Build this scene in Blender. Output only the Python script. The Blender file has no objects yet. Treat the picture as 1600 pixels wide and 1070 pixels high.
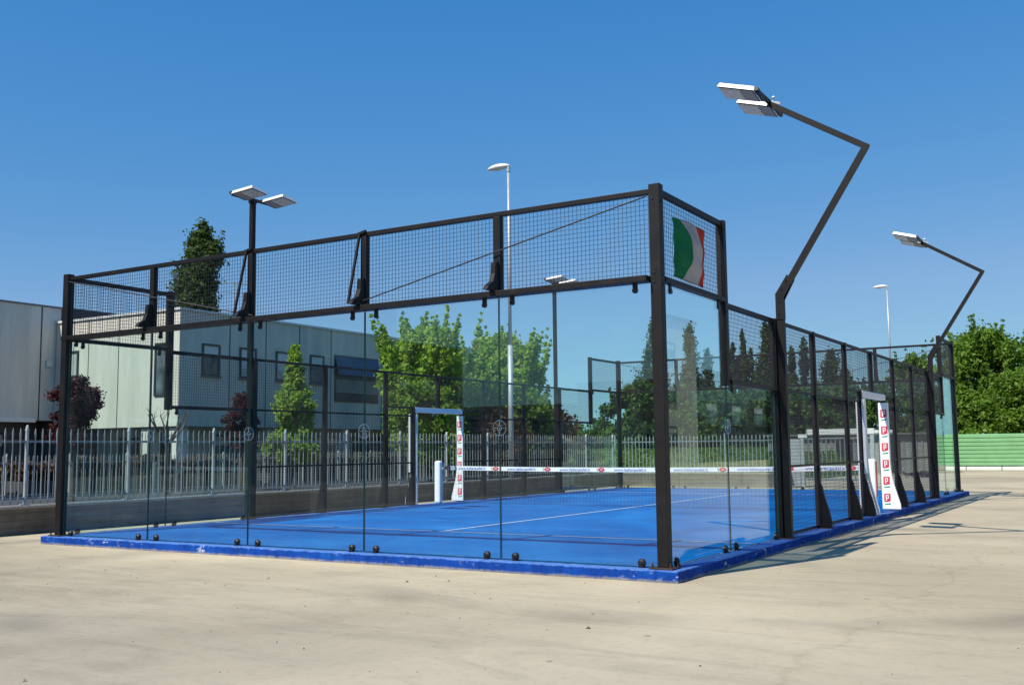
import bpy, math, random
import numpy as np
from mathutils import Vector, Matrix
random.seed(7)
R = math.radians
scene = bpy.context.scene
COL = scene.collection

# ------------------------------------------------------------------ helpers
class MB:
    def __init__(s):
        s.v = []; s.f = []; s.m = []; s.cur = 0
    def add(s, vs, fs):
        b = len(s.v); s.v += [tuple(p) for p in vs]
        for f in fs: s.f.append(tuple(b + i for i in f)); s.m.append(s.cur)
    def box(s, c, d, rz=0.0, M=None):
        x, y, z = d[0]/2, d[1]/2, d[2]/2
        vs = [Vector((a, b, e)) for a in (-x, x) for b in (-y, y) for e in (-z, z)]
        if M is not None: vs = [M @ p for p in vs]
        if rz:
            m = Matrix.Rotation(rz, 3, 'Z'); vs = [m @ p for p in vs]
        c = Vector(c)
        s.add([p + c for p in vs], [(0,1,3,2),(4,6,7,5),(0,4,5,1),(2,3,7,6),(0,2,6,4),(1,5,7,3)])
    def bb(s, x0, x1, y0, y1, z0, z1):
        s.box(((x0+x1)/2, (y0+y1)/2, (z0+z1)/2), (abs(x1-x0), abs(y1-y0), abs(z1-z0)))
    def bar(s, p0, p1, w, h=None, up=(0,0,1)):
        h = w if h is None else h
        p0 = Vector(p0); p1 = Vector(p1); d = (p1-p0).normalized(); up = Vector(up)
        if abs(d.dot(up)) > .98: up = Vector((0,1,0))
        a = d.cross(up).normalized(); b = a.cross(d).normalized()
        vs = []
        for p in (p0, p1):
            for i, j in ((-1,-1),(1,-1),(1,1),(-1,1)): vs.append(p + a*(i*w/2) + b*(j*h/2))
        s.add(vs, [(3,2,1,0),(4,5,6,7),(0,1,5,4),(1,2,6,5),(2,3,7,6),(3,0,4,7)])
    def tube(s, p0, p1, r0, r1=None, n=10):
        r1 = r0 if r1 is None else r1
        p0 = Vector(p0); p1 = Vector(p1); d = (p1-p0).normalized()
        up = Vector((0,0,1)) if abs(d.z) < .95 else Vector((1,0,0))
        a = d.cross(up).normalized(); b = a.cross(d).normalized(); vs = []
        for p, r in ((p0, r0), (p1, r1)):
            for k in range(n):
                t = 2*math.pi*k/n; vs.append(p + a*(r*math.cos(t)) + b*(r*math.sin(t)))
        fs = [(k, (k+1)%n, n+(k+1)%n, n+k) for k in range(n)]
        fs += [tuple(range(n-1, -1, -1)), tuple(range(n, 2*n))]
        s.add(vs, fs)
    def prism(s, pts, ext):
        pts = [Vector(p) for p in pts]; ext = Vector(ext); n = len(pts)
        fs = [(k, (k+1)%n, n+(k+1)%n, n+k) for k in range(n)]
        fs += [tuple(range(n-1, -1, -1)), tuple(range(n, 2*n))]
        s.add(pts + [p+ext for p in pts], fs)
    def torus(s, c, axis, Rr, r, n=28, m=8):
        c = Vector(c); ax = Vector(axis).normalized()
        up = Vector((0,0,1)); a = ax.cross(up).normalized(); b = ax.cross(a).normalized(); vs = []
        for i in range(n):
            t = 2*math.pi*i/n; e = a*math.cos(t) + b*math.sin(t)
            for j in range(m):
                u = 2*math.pi*j/m; vs.append(c + e*(Rr + r*math.cos(u)) + ax*(r*math.sin(u)))
        s.add(vs, [(i*m+j, ((i+1)%n)*m+j, ((i+1)%n)*m+(j+1)%m, i*m+(j+1)%m) for i in range(n) for j in range(m)])
    def build(s, name, mats, parent=None, smooth=False, bevel=0.0):
        me = bpy.data.meshes.new(name)
        me.from_pydata(s.v, [], s.f)
        if not isinstance(mats, (list, tuple)): mats = [mats]
        for m in mats: me.materials.append(m)
        me.polygons.foreach_set('material_index', s.m)
        if smooth: me.polygons.foreach_set('use_smooth', [True]*len(s.f))
        me.update()
        o = bpy.data.objects.new(name, me); COL.objects.link(o)
        if parent is not None: o.parent = parent
        if bevel:
            b = o.modifiers.new('bevel', 'BEVEL'); b.width = bevel; b.segments = 2; b.limit_method = 'ANGLE'
        return o

def tag(o, label=None, cat=None, group=None, kind=None):
    if label: o['label'] = label
    if cat: o['category'] = cat
    if group: o['group'] = group
    if kind: o['kind'] = kind
    return o
def empty(name, loc, label, cat, group=None, rz=0):
    o = bpy.data.objects.new(name, None); COL.objects.link(o); o.location = loc; o.rotation_euler = (0,0,rz)
    o.empty_display_size = .3
    return tag(o, label, cat, group)
def copy_tree(o, parent=None):
    c = o.copy(); COL.objects.link(c)
    c.parent = parent
    for ch in [k for k in bpy.data.objects if k.parent == o]: copy_tree(ch, c)
    return c

# ------------------------------------------------------------------ materials
def mat(name):
    m = bpy.data.materials.new(name); m.use_nodes = True
    nt = m.node_tree; p = nt.nodes['Principled BSDF']
    return m, nt, p
def N(nt, t, **kw):
    n = nt.nodes.new(t)
    for k, v in kw.items():
        if k in n.inputs: n.inputs[k].default_value = v
        else: setattr(n, k, v)
    return n
def ramp(nt, stops):
    r = nt.nodes.new('ShaderNodeValToRGB'); e = r.color_ramp.elements
    while len(e) < len(stops): e.new(.5)
    for i, (p, c) in enumerate(stops):
        e[i].position = p; e[i].color = tuple(c) + (1,) if len(c) == 3 else c
    return r
def coords(nt, scale=(1,1,1), rot=(0,0,0)):
    g = nt.nodes.new('ShaderNodeNewGeometry'); mp = nt.nodes.new('ShaderNodeMapping')
    mp.inputs['Scale'].default_value = scale; mp.inputs['Rotation'].default_value = rot
    nt.links.new(g.outputs['Position'], mp.inputs['Vector']); return mp.outputs['Vector']
def noise(nt, vec, scale, detail=4, rough=.55, dist=0):
    n = N(nt, 'ShaderNodeTexNoise', Scale=scale, Detail=detail, Roughness=rough, Distortion=dist)
    nt.links.new(vec, n.inputs['Vector']); return n.outputs['Fac']
def mixc(nt, fac, a, b, mode='MIX'):
    m = nt.nodes.new('ShaderNodeMix'); m.data_type = 'RGBA'; m.blend_type = mode
    for s, v in ((0, fac), (6, a), (7, b)):
        if hasattr(v, 'links'): nt.links.new(v, m.inputs[s])
        elif s == 0: m.inputs[0].default_value = v
        else: m.inputs[s].default_value = tuple(v) + (1,) if len(v) == 3 else v
    return m.outputs[2]
def simple(name, col, rough=.6, metal=0, var=.12, scale=3, bump=0, spec=.5, streak=False):
    m, nt, p = mat(name)
    v = coords(nt, (1,1,.15) if streak else (1,1,1))
    f = noise(nt, v, scale, 5)
    lo = [c*(1-var) for c in col]; hi = [min(1, c*(1+var)) for c in col]
    r = ramp(nt, [(.3, lo), (.7, hi)]); nt.links.new(f, r.inputs[0])
    nt.links.new(r.outputs[0], p.inputs['Base Color'])
    p.inputs['Roughness'].default_value = rough; p.inputs['Metallic'].default_value = metal
    p.inputs['Specular IOR Level'].default_value = spec
    if bump:
        b = N(nt, 'ShaderNodeBump', Strength=bump, Distance=.02)
        f2 = noise(nt, v, scale*8, 6); nt.links.new(f2, b.inputs['Height']); nt.links.new(b.outputs[0], p.inputs['Normal'])
    return m

M = {}
# dark powder-coated steel with faint rust
def steel():
    m, nt, p = mat('dark_steel'); v = coords(nt)
    r = ramp(nt, [(.35, (.006,.0055,.006)), (.60, (.011,.0095,.010)), (.78, (.030,.017,.012))])
    nt.links.new(noise(nt, v, 5, 6, .65), r.inputs[0]); nt.links.new(r.outputs[0], p.inputs['Base Color'])
    p.inputs['Roughness'].default_value = .5; p.inputs['Specular IOR Level'].default_value = .28
    return m
M['steel'] = steel()
M['wire'] = simple('mesh_wire', (.018,.018,.022), .5, var=.1)
M['black'] = simple('black_rubber', (.012,.012,.013), .45, var=.2)
M['rusty'] = simple('rusty_plate', (.045,.026,.02), .8, var=.5, scale=20, bump=.4)
M['galv'] = simple('galvanised_steel', (.42,.45,.46), .45, .3, var=.12, scale=8)
M['palis'] = simple('palisade_steel', (.33,.36,.36), .5, .15, var=.15, scale=6)
M['palisdark'] = simple('palisade_rail', (.22,.25,.27), .5, .3, var=.15, scale=6)
M['alu'] = simple('lamp_housing', (.72,.72,.70), .4, .1, var=.06)
M['lens'] = simple('lamp_glass', (.55,.52,.44), .15, 0, var=.12, scale=14)  # light bounced up from the ground is put into the beige colour
M['lampgrey'] = simple('lamp_cover_grey', (.30,.28,.25), .5, 0, var=.1)  # driver cover colour lightened too for the ground bounce
M['led'] = simple('led_lens_strip', (.66,.62,.52), .25, 0, var=.15, scale=30)
M['white'] = simple('white_vinyl', (.80,.80,.79), .55, var=.04)
M['red'] = simple('red_print', (.62,.035,.05), .5, var=.08)
M['greenp'] = simple('green_print', (.02,.24,.10), .5, var=.08)
M['bluep'] = simple('blue_print', (.05,.14,.45), .5, var=.05)
M['line'] = simple('court_line_paint', (.62,.66,.70), .8, var=.2, scale=9)
M['netm'] = simple('net_cord', (.015,.015,.018), .8, var=.1)
M['flag_g'] = simple('flag_green', (.004,.24,.09), .8, var=.15, scale=4)
M['flag_w'] = simple('flag_white', (.55,.53,.50), .8, var=.06)
M['flag_r'] = simple('flag_red', (.62,.06,.035), .8, var=.1)
for k_ in ('flag_g','flag_w','flag_r'):
    nt_ = M[k_].node_tree; p_ = nt_.nodes['Principled BSDF']; t_ = nt_.nodes.new('ShaderNodeBsdfTranslucent'); x_ = nt_.nodes.new('ShaderNodeMixShader'); x_.inputs[0].default_value = .5
    nt_.links.new(p_.inputs['Base Color'].links[0].from_socket, t_.inputs[0]); nt_.links.new(p_.outputs[0], x_.inputs[1]); nt_.links.new(t_.outputs[0], x_.inputs[2]); nt_.links.new(x_.outputs[0], nt_.nodes['Material Output'].inputs[0])
M['bark'] = simple('tree_bark', (.10,.075,.055), .9, var=.35, scale=8, bump=.5)
M['dark'] = simple('dark_opening', (.02,.022,.025), .5, var=.2)
M['frame'] = simple('window_frame_dark', (.03,.035,.04), .4, var=.1)
M['cyl'] = simple('pale_render', (.62,.60,.56), .8, var=.08)

def win_glass():
    m, nt, p = mat('window_pane_glass')
    v = coords(nt); r = ramp(nt, [(.4, (.03,.045,.06)), (.6, (.16,.2,.21))]); nt.links.new(noise(nt, v, .7, 2), r.inputs[0])
    nt.links.new(r.outputs[0], p.inputs['Base Color']); p.inputs['Roughness'].default_value = .08
    return m
M['pane'] = win_glass()
def blind():
    return simple('window_blind', (.42,.45,.40), .5, var=.1, scale=2)
M['blind'] = blind()
M['bluepane'] = simple('blue_tinted_glazing', (.05,.085,.14), .15, var=.2, scale=1)

def glass(name, tint=(.928,.984,.979), f0=.036, dust=.016):
    m = bpy.data.materials.new(name); m.use_nodes = True; nt = m.node_tree; nt.nodes.clear()
    out = nt.nodes.new('ShaderNodeOutputMaterial'); mix = nt.nodes.new('ShaderNodeMixShader')
    tr = nt.nodes.new('ShaderNodeBsdfTransparent'); tr.inputs[0].default_value = (*tint, 1)
    gl = nt.nodes.new('ShaderNodeBsdfGlossy'); gl.inputs['Roughness'].default_value = 0.0
    gl.inputs['Color'].default_value = (.93, 1, .98, 1)
    g = nt.nodes.new('ShaderNodeNewGeometry')
    dt = nt.nodes.new('ShaderNodeVectorMath'); dt.operation = 'DOT_PRODUCT'
    nt.links.new(g.outputs['Normal'], dt.inputs[0]); nt.links.new(g.outputs['Incoming'], dt.inputs[1])
    ab = nt.nodes.new('ShaderNodeMath'); ab.operation = 'ABSOLUTE'; nt.links.new(dt.outputs['Value'], ab.inputs[0])
    s1 = nt.nodes.new('ShaderNodeMath'); s1.operation = 'SUBTRACT'; s1.inputs[0].default_value = 1; nt.links.new(ab.outputs[0], s1.inputs[1])
    pw = nt.nodes.new('ShaderNodeMath'); pw.operation = 'POWER'; nt.links.new(s1.outputs[0], pw.inputs[0]); pw.inputs[1].default_value = 5
    ml = nt.nodes.new('ShaderNodeMath'); ml.operation = 'MULTIPLY_ADD'; nt.links.new(pw.outputs[0], ml.inputs[0])
    ml.inputs[1].default_value = 1-f0; ml.inputs[2].default_value = f0
    nt.links.new(ml.outputs[0], mix.inputs[0]); nt.links.new(tr.outputs[0], mix.inputs[1]); nt.links.new(gl.outputs[0], mix.inputs[2])
    df = nt.nodes.new('ShaderNodeBsdfDiffuse'); df.inputs[0].default_value = (.6,.6,.56,1)
    v = coords(nt, (1,1,.6)); dr = ramp(nt, [(.42, (0,0,0)), (.8, (dust,dust,dust))]); nt.links.new(noise(nt, v, 1.6, 9, .75, .5), dr.inputs[0])
    m2 = nt.nodes.new('ShaderNodeMixShader'); nt.links.new(dr.outputs[0], m2.inputs[0]); nt.links.new(mix.outputs[0], m2.inputs[1]); nt.links.new(df.outputs[0], m2.inputs[2])
    nt.links.new(m2.outputs[0], out.inputs[0])
    return m
M['glass'] = glass('court_glass')
M['edge'] = simple('glass_edge_green', (.008,.045,.042), .25, var=.1)
M['disc'] = glass('clear_acrylic_disc', (.80,.86,.86), .30)

def ground_mat():
    m, nt, p = mat('worn_concrete_yard')
    v = coords(nt)
    big = noise(nt, v, .16, 5, .6, .6)
    r = ramp(nt, [(.30, (.29,.252,.182)), (.5, (.37,.324,.238)), (.72, (.475,.415,.305))])
    nt.links.new(big, r.inputs[0])
    # trowel / tyre swirls
    vs = coords(nt, (.55, 1.6, 1), (0,0,R(28)))
    sw = noise(nt, vs, .9, 7, .68, 1.6)
    r2 = ramp(nt, [(.34, (.70,.71,.73)), (.52, (1,1,1)), (.75, (1.0,.985,.95))]); nt.links.new(sw, r2.inputs[0])
    c = mixc(nt, .45, r.outputs[0], r2.outputs[0], 'MULTIPLY')
    vf = coords(nt, (1,1,1)); fine = noise(nt, vf, 14, 8, .7)
    r3 = ramp(nt, [(.28, (.72,.72,.72)), (.5, (1,1,1))]); nt.links.new(fine, r3.inputs[0])
    c = mixc(nt, .5, c, r3.outputs[0], 'MULTIPLY')
    # tyre arcs: distorted rings
    wv = N(nt, 'ShaderNodeTexWave', Scale=.085, Distortion=9, Detail=3); wv.wave_type = 'RINGS'; wv.rings_direction = 'Z'
    wv.inputs['Detail Scale'].default_value = .6
    mp = coords(nt, (1,1,1)); nt.links.new(mp, wv.inputs['Vector'])
    r4 = ramp(nt, [(.0, (.70,.71,.74)), (.08, (.86,.87,.89)), (.18, (1,1,1))]); nt.links.new(wv.outputs['Fac'], r4.inputs[0])
    msk = ramp(nt, [(.44, (0,0,0)), (.60, (1,1,1))]); nt.links.new(noise(nt, v, .35, 3), msk.inputs[0])
    c = mixc(nt, msk.outputs[0], c, mixc(nt, 1.0, c, r4.outputs[0], 'MULTIPLY'))
    gr = ramp(nt, [(.30, (.62,.62,.62)), (.42, (1,1,1)), (.68, (1,1,1)), (.78, (1.18,1.16,1.12))]); nt.links.new(noise(nt, v, 75, 5, .8), gr.inputs[0])
    c = mixc(nt, .8, c, gr.outputs[0], 'MULTIPLY')
    sm = ramp(nt, [(.57, (1,1,1)), (.64, (.80,.80,.82)), (.70, (.95,.95,.95))]); nt.links.new(noise(nt, coords(nt, (.35,2.4,1), (0,0,R(-34))), .55, 8, .72, 1.1), sm.inputs[0])
    c = mixc(nt, .5, c, sm.outputs[0], 'MULTIPLY')
    # dark specks, small stains
    vo = N(nt, 'ShaderNodeTexVoronoi', Scale=1.1, Randomness=1); nt.links.new(mp, vo.inputs['Vector'])
    r5 = ramp(nt, [(.018, (.35,.33,.31)), (.035, (1,1,1))]); nt.links.new(vo.outputs['Distance'], r5.inputs[0])
    c = mixc(nt, .7, c, r5.outputs[0], 'MULTIPLY')
    # hairline cracks
    vc = N(nt, 'ShaderNodeTexVoronoi', Scale=.07); vc.feature = 'DISTANCE_TO_EDGE'
    wp = nt.nodes.new('ShaderNodeVectorMath'); wp.operation = 'MULTIPLY_ADD'
    nz = N(nt, 'ShaderNodeTexNoise', Scale=1.2, Detail=4); nt.links.new(mp, nz.inputs['Vector'])
    nt.links.new(nz.outputs['Color'], wp.inputs[0]); wp.inputs[1].default_value = (1.1,1.1,0); nt.links.new(mp, wp.inputs[2])
    nt.links.new(wp.outputs[0], vc.inputs['Vector'])
    r6 = ramp(nt, [(.0, (.80,.78,.75)), (.0012, (1,1,1))]); nt.links.new(vc.outputs['Distance'], r6.inputs[0])
    c = mixc(nt, .45, c, r6.outputs[0], 'MULTIPLY')
    # pale dusty strip that traffic does not reach, round the court
    g2 = nt.nodes.new('ShaderNodeNewGeometry'); sx = nt.nodes.new('ShaderNodeSeparateXYZ'); nt.links.new(g2.outputs['Position'], sx.inputs[0])
    ds = N(nt, 'ShaderNodeMath', operation='MULTIPLY_ADD'); nt.links.new(noise(nt, v, .5, 5, .6), ds.inputs[0]); ds.inputs[1].default_value = 2.6; nt.links.new(sx.outputs['Y'], ds.inputs[2])
    mr = N(nt, 'ShaderNodeMapRange'); nt.links.new(ds.outputs[0], mr.inputs[0]); mr.inputs[1].default_value = -3.6; mr.inputs[2].default_value = .6; mr.inputs[3].default_value = 0; mr.inputs[4].default_value = .75
    c = mixc(nt, mr.outputs[0], c, mixc(nt, 1.0, c, (1.30,1.25,1.15), 'MULTIPLY'))
    nt.links.new(c, p.inputs['Base Color']); p.inputs['Roughness'].default_value = .9
    p.inputs['Specular IOR Level'].default_value = .15
    b = N(nt, 'ShaderNodeBump', Strength=.35, Distance=.01); nt.links.new(fine, b.inputs['Height']); nt.links.new(b.outputs[0], p.inputs['Normal'])
    return m
M['ground'] = ground_mat()
M['asphalt'] = simple('asphalt', (.05,.052,.055), .9, var=.25, scale=1.5, bump=.3)
M['grass'] = simple('mown_grass', (.075,.12,.022), .95, var=.3, scale=2.2, bump=.6)

def turf():
    m, nt, p = mat('blue_court_turf'); v = coords(nt)
    r = ramp(nt, [(.22, (.002,.072,.28)), (.5, (.002,.125,.41)), (.72, (.008,.19,.53))])
    nt.links.new(noise(nt, v, .45, 5, .6, .8), r.inputs[0])
    r2 = ramp(nt, [(.3, (.8,.8,.8)), (.6, (1,1,1))]); nt.links.new(noise(nt, v, 9, 6, .7), r2.inputs[0])
    c = mixc(nt, .6, r.outputs[0], r2.outputs[0], 'MULTIPLY')
    vs = coords(nt, (.5, 2.2, 1), (0,0,R(-12)))
    r3 = ramp(nt, [(.56, (0,0,0)), (.8, (.42,.42,.42))]); nt.links.new(noise(nt, vs, .8, 6, .7), r3.inputs[0])
    c = mixc(nt, r3.outputs[0], c, (.08,.32,.62))
    sd_ = ramp(nt, [(.60, (0,0,0)), (.72, (.35,.35,.35))]); nt.links.new(noise(nt, coords(nt,(1,1,1)), 38, 4, .8), sd_.inputs[0])
    c = mixc(nt, sd_.outputs[0], c, (.22,.36,.50))
    nt.links.new(c, p.inputs['Base Color']); p.inputs['Roughness'].default_value = 1; p.inputs['Specular IOR Level'].default_value = .0
    return m
M['turf'] = turf()
def curb():
    m, nt, p = mat('blue_painted_concrete'); v = coords(nt)
    r = ramp(nt, [(.3, (.004,.038,.24)), (.55, (.006,.062,.35)), (.75, (.01,.12,.46))])
    nt.links.new(noise(nt, v, 2.6, 7, .7), r.inputs[0])
    # paint chips, with clusters of their own
    ch = ramp(nt, [(.58, (0,0,0)), (.61, (.8,.8,.8))]); nt.links.new(noise(nt, coords(nt, (1,1,1.6)), 9, 9, .65, .3), ch.inputs[0])
    zone = ramp(nt, [(.50, (0,0,0)), (.58, (1,1,1))]); nt.links.new(noise(nt, v, 1.1, 2), zone.inputs[0])
    f = mixc(nt, 1.0, ch.outputs[0], zone.outputs[0], 'MULTIPLY')
    # worn arris and efflorescence along the foot
    g = nt.nodes.new('ShaderNodeNewGeometry'); sx = nt.nodes.new('ShaderNodeSeparateXYZ'); nt.links.new(g.outputs['Position'], sx.inputs[0])
    ad = N(nt, 'ShaderNodeMath', operation='MULTIPLY_ADD'); nt.links.new(noise(nt, v, 14, 7, .75), ad.inputs[0]); ad.inputs[1].default_value = .07; nt.links.new(sx.outputs['Z'], ad.inputs[2])
    e1 = ramp(nt, [(.021, (0,0,0)), (.033, (.75,.75,.75)), (.050, (.35,.35,.35))]); nt.links.new(ad.outputs[0], e1.inputs[0])
    fl = ramp(nt, [(.0, (.9,.9,.9)), (.03, (0,0,0))])
    a2 = N(nt, 'ShaderNodeMath', operation='MULTIPLY_ADD'); nt.links.new(noise(nt, v, 6, 7, .75), a2.inputs[0]); a2.inputs[1].default_value = -.09; 
    a3 = N(nt, 'ShaderNodeMath', operation='ADD'); nt.links.new(sx.outputs['Z'], a3.inputs[0]); a3.inputs[1].default_value = .16; nt.links.new(a3.outputs[0], a2.inputs[2])
    nt.links.new(a2.outputs[0], fl.inputs[0])
    c = mixc(nt, f, r.outputs[0], (.60,.62,.60))
    c = mixc(nt, e1.outputs[0], c, (.12,.25,.55))
    c = mixc(nt, fl.outputs[0], c, (.30,.30,.28))
    st = ramp(nt, [(.3, (.35,.35,.4)), (.55, (1,1,1))]); nt.links.new(noise(nt, coords(nt, (1,1,.1)), 9, 5, .75), st.inputs[0])
    c = mixc(nt, .65, c, st.outputs[0], 'MULTIPLY')
    nt.links.new(c, p.inputs['Base Color']); p.inputs['Roughness'].default_value = .8; p.inputs['Specular IOR Level'].default_value = .12
    b = N(nt, 'ShaderNodeBump', Strength=.6, Distance=.01); nt.links.new(noise(nt, v, 25, 6), b.inputs['Height']); nt.links.new(b.outputs[0], p.inputs['Normal'])
    return m
M['curb'] = curb()
def board_concrete(name, c0, c1):
    m, nt, p = mat(name); v = coords(nt)
    r = ramp(nt, [(.3, c0), (.7, c1)]); nt.links.new(noise(nt, coords(nt, (.6,.6,3)), 1.8, 7, .7), r.inputs[0])
    w = N(nt, 'ShaderNodeTexWave', Scale=2.6, Distortion=.6, Detail=2); w.bands_direction = 'Z'; nt.links.new(v, w.inputs['Vector'])
    r2 = ramp(nt, [(.0, (.6,.58,.55)), (.18, (1,1,1))]); nt.links.new(w.outputs['Fac'], r2.inputs[0])
    c = mixc(nt, .6, r.outputs[0], r2.outputs[0], 'MULTIPLY')
    r3 = ramp(nt, [(.35, (.5,.48,.46)), (.6, (1,1,1))]); nt.links.new(noise(nt, coords(nt, (1,1,.25)), 1.1, 5, .7), r3.inputs[0])
    c = mixc(nt, .7, c, r3.outputs[0], 'MULTIPLY')
    nt.links.new(c, p.inputs['Base Color']); p.inputs['Roughness'].default_value = .9
    b = N(nt, 'ShaderNodeBump', Strength=.5, Distance=.01); nt.links.new(noise(nt, v, 12, 6), b.inputs['Height']); nt.links.new(b.outputs[0], p.inputs['Normal'])
    return m
M['lowwall'] = board_concrete('board_marked_concrete', (.12,.10,.078), (.24,.20,.155))
M['cap'] = simple('concrete_coping', (.27,.25,.215), .9, var=.18, scale=3, bump=.3)
def panel_mat():
    m, nt, p = mat('precast_concrete_panels'); v = coords(nt)
    r = ramp(nt, [(.3, (.56,.54,.46)), (.7, (.72,.69,.59))]); nt.links.new(noise(nt, coords(nt, (1,1,.25)), .7, 6, .65), r.inputs[0])
    r3 = ramp(nt, [(.4, (.78,.76,.74)), (.62, (1,1,1))]); nt.links.new(noise(nt, coords(nt, (1.4,1.4,.12)), 1.3, 4, .7), r3.inputs[0])
    c = mixc(nt, .5, r.outputs[0], r3.outputs[0], 'MULTIPLY')
    nt.links.new(c, p.inputs['Base Color']); p.inputs['Roughness'].default_value = .85
    return m
M['panel'] = panel_mat()
M['joint'] = simple('panel_joint_dark_grey', (.07,.07,.07), .9)  # even dark grey for the strips along the panel joints
M['trim'] = simple('white_trim', (.66,.66,.63), .6, var=.06)
M['gutter'] = simple('roof_flashing', (.16,.15,.14), .5, .3)
M['greenm'] = simple('green_corrugated_steel', (.20,.42,.19), .45, var=.08, scale=2)

def leaf_mat(name, dark, light, trans=.35):
    m = bpy.data.materials.new(name); m.use_nodes = True; nt = m.node_tree; nt.nodes.clear()
    out = nt.nodes.new('ShaderNodeOutputMaterial')
    g = nt.nodes.new('ShaderNodeNewGeometry')
    v = coords(nt)
    n1 = noise(nt, v, .55, 3)
    add = nt.nodes.new('ShaderNodeMath'); add.operation = 'MULTIPLY_ADD'
    nt.links.new(g.outputs['Random Per Island'], add.inputs[0]); add.inputs[1].default_value = .55
    sc = nt.nodes.new('ShaderNodeMath'); sc.operation = 'MULTIPLY'; nt.links.new(n1, sc.inputs[0]); sc.inputs[1].default_value = .5
    nt.links.new(sc.outputs[0], add.inputs[2])
    r = ramp(nt, [(.15, dark), (.85, light)]); nt.links.new(add.outputs[0], r.inputs[0])
    d = nt.nodes.new('ShaderNodeBsdfPrincipled'); d.inputs['Roughness'].default_value = .6; d.inputs['Specular IOR Level'].default_value = .25
    t = nt.nodes.new('ShaderNodeBsdfTranslucent')
    nt.links.new(r.outputs[0], d.inputs['Base Color'])
    tc = mixc(nt, 1.0, r.outputs[0], (1.5,1.6,.7), 'MULTIPLY'); nt.links.new(tc, t.inputs['Color'])
    mx = nt.nodes.new('ShaderNodeMixShader'); mx.inputs[0].default_value = trans
    nt.links.new(d.outputs[0], mx.inputs[1]); nt.links.new(t.outputs[0], mx.inputs[2]); nt.links.new(mx.outputs[0], out.inputs[0])
    return m
L_young = leaf_mat('leaves_fresh_green', (.09,.175,.020), (.37,.50,.07), .45)
L_mid = leaf_mat('leaves_mid_green', (.05,.11,.015), (.20,.32,.04), .4)
L_dark = leaf_mat('leaves_dark_green', (.025,.06,.010), (.11,.19,.028), .35)
L_pop = leaf_mat('leaves_poplar', (.022,.045,.014), (.085,.125,.035), .28)
L_plum = leaf_mat('leaves_purple_plum', (.022,.008,.010), (.105,.022,.030), .25)
L_brown = leaf_mat('leaves_reddish_brown', (.035,.022,.010), (.17,.09,.035), .25)
L_hedge = leaf_mat('leaves_hedge_mixed', (.02,.03,.010), (.16,.12,.04), .25)

# ------------------------------------------------------------------ setting
g = MB(); S = 900
g.add([(-S,-S,-.12),(S,-S,-.12),(S,S,-.12),(-S,S,-.12)], [(0,1,2,3)])
tag(g.build('ground', M['ground']), kind='structure')
g = MB(); g.add([(-300,-60,-.116),(-12.62,-60,-.116),(-12.62,24.75,-.116),(-12.62,140,-.116),(-300,140,-.116)], [(0,1,2,3,4)])
tag(g.build('road', M['asphalt']), kind='structure')
# grass bank behind the far fence
g = MB(); nx, ny = 60, 14; vs = []
for j in range(ny+1):
    for i in range(nx+1):
        x = -60 + i*(53.0/nx); y = 33 + j*(40/ny); t = min(1, max(0, (y-34)/12))
        e = min(1, max(0, (-7.2-x)/2.0))
        z = -.14 + (1.25*(t*t*(3-2*t)))*e + (.12*math.sin(x*.7)*math.sin(y*.5))*t*e
        vs.append((x, y, z))
g.add(vs, [(j*(nx+1)+i, j*(nx+1)+i+1, (j+1)*(nx+1)+i+1, (j+1)*(nx+1)+i) for j in range(ny) for i in range(nx)])
tag(g.build('grass_bank', M['grass'], smooth=True), kind='structure')
# grass tufts on the bank
rng = np.random.default_rng(3)
def leaf_mesh(name, P, Nn, size, m, parent=None, aspect=.55):
    n = len(P); Nn = Nn/np.linalg.norm(Nn, axis=1, keepdims=True)
    t = rng.normal(size=(n,3)); a = np.cross(Nn, t); a /= np.linalg.norm(a, axis=1, keepdims=True)+1e-9
    b = np.cross(Nn, a); s = size[:, None]
    V = np.stack([P - a*s, P + b*s*aspect + Nn*s*.12, P + a*s, P - b*s*aspect + Nn*s*.12], 1).reshape(-1, 3)
    me = bpy.data.meshes.new(name); me.vertices.add(4*n); me.vertices.foreach_set('co', V.ravel())
    me.loops.add(4*n); me.loops.foreach_set('vertex_index', np.arange(4*n, dtype=np.int32))
    me.polygons.add(n); me.polygons.foreach_set('loop_start', np.arange(0, 4*n, 4, dtype=np.int32))
    me.polygons.foreach_set('loop_total', np.full(n, 4, dtype=np.int32))
    me.materials.append(m); me.update(calc_edges=True)
    o = bpy.data.objects.new(name, me); COL.objects.link(o)
    if parent is not None: o.parent = parent
    return o

# court slab
cb = MB(); cb.bb(-10.24, .21, -.17, 20.45, -.125, 0)
base = tag(cb.build('court_slab', M['curb'], bevel=.012), kind='structure')
t = MB(); t.add([(-9.97,.03,.004),(-.03,.03,.004),(-.03,19.97,.004),(-9.97,19.97,.004)], [(0,1,2,3)])
t.build('turf', M['turf'], base)
for q in ([(-9.95,3.02),(-.05,3.02),(-.05,3.07),(-9.95,3.07)], [(-9.95,16.93),(-.05,16.93),(-.05,16.98),(-9.95,16.98)], [(-5.025,3.07),(-4.975,3.07),(-4.975,16.93),(-5.025,16.93)]):
    t = MB(); t.add([(x, y, .008) for x, y in q], [(0,1,2,3)]); t.build('court_line', M['line'], base)
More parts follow.
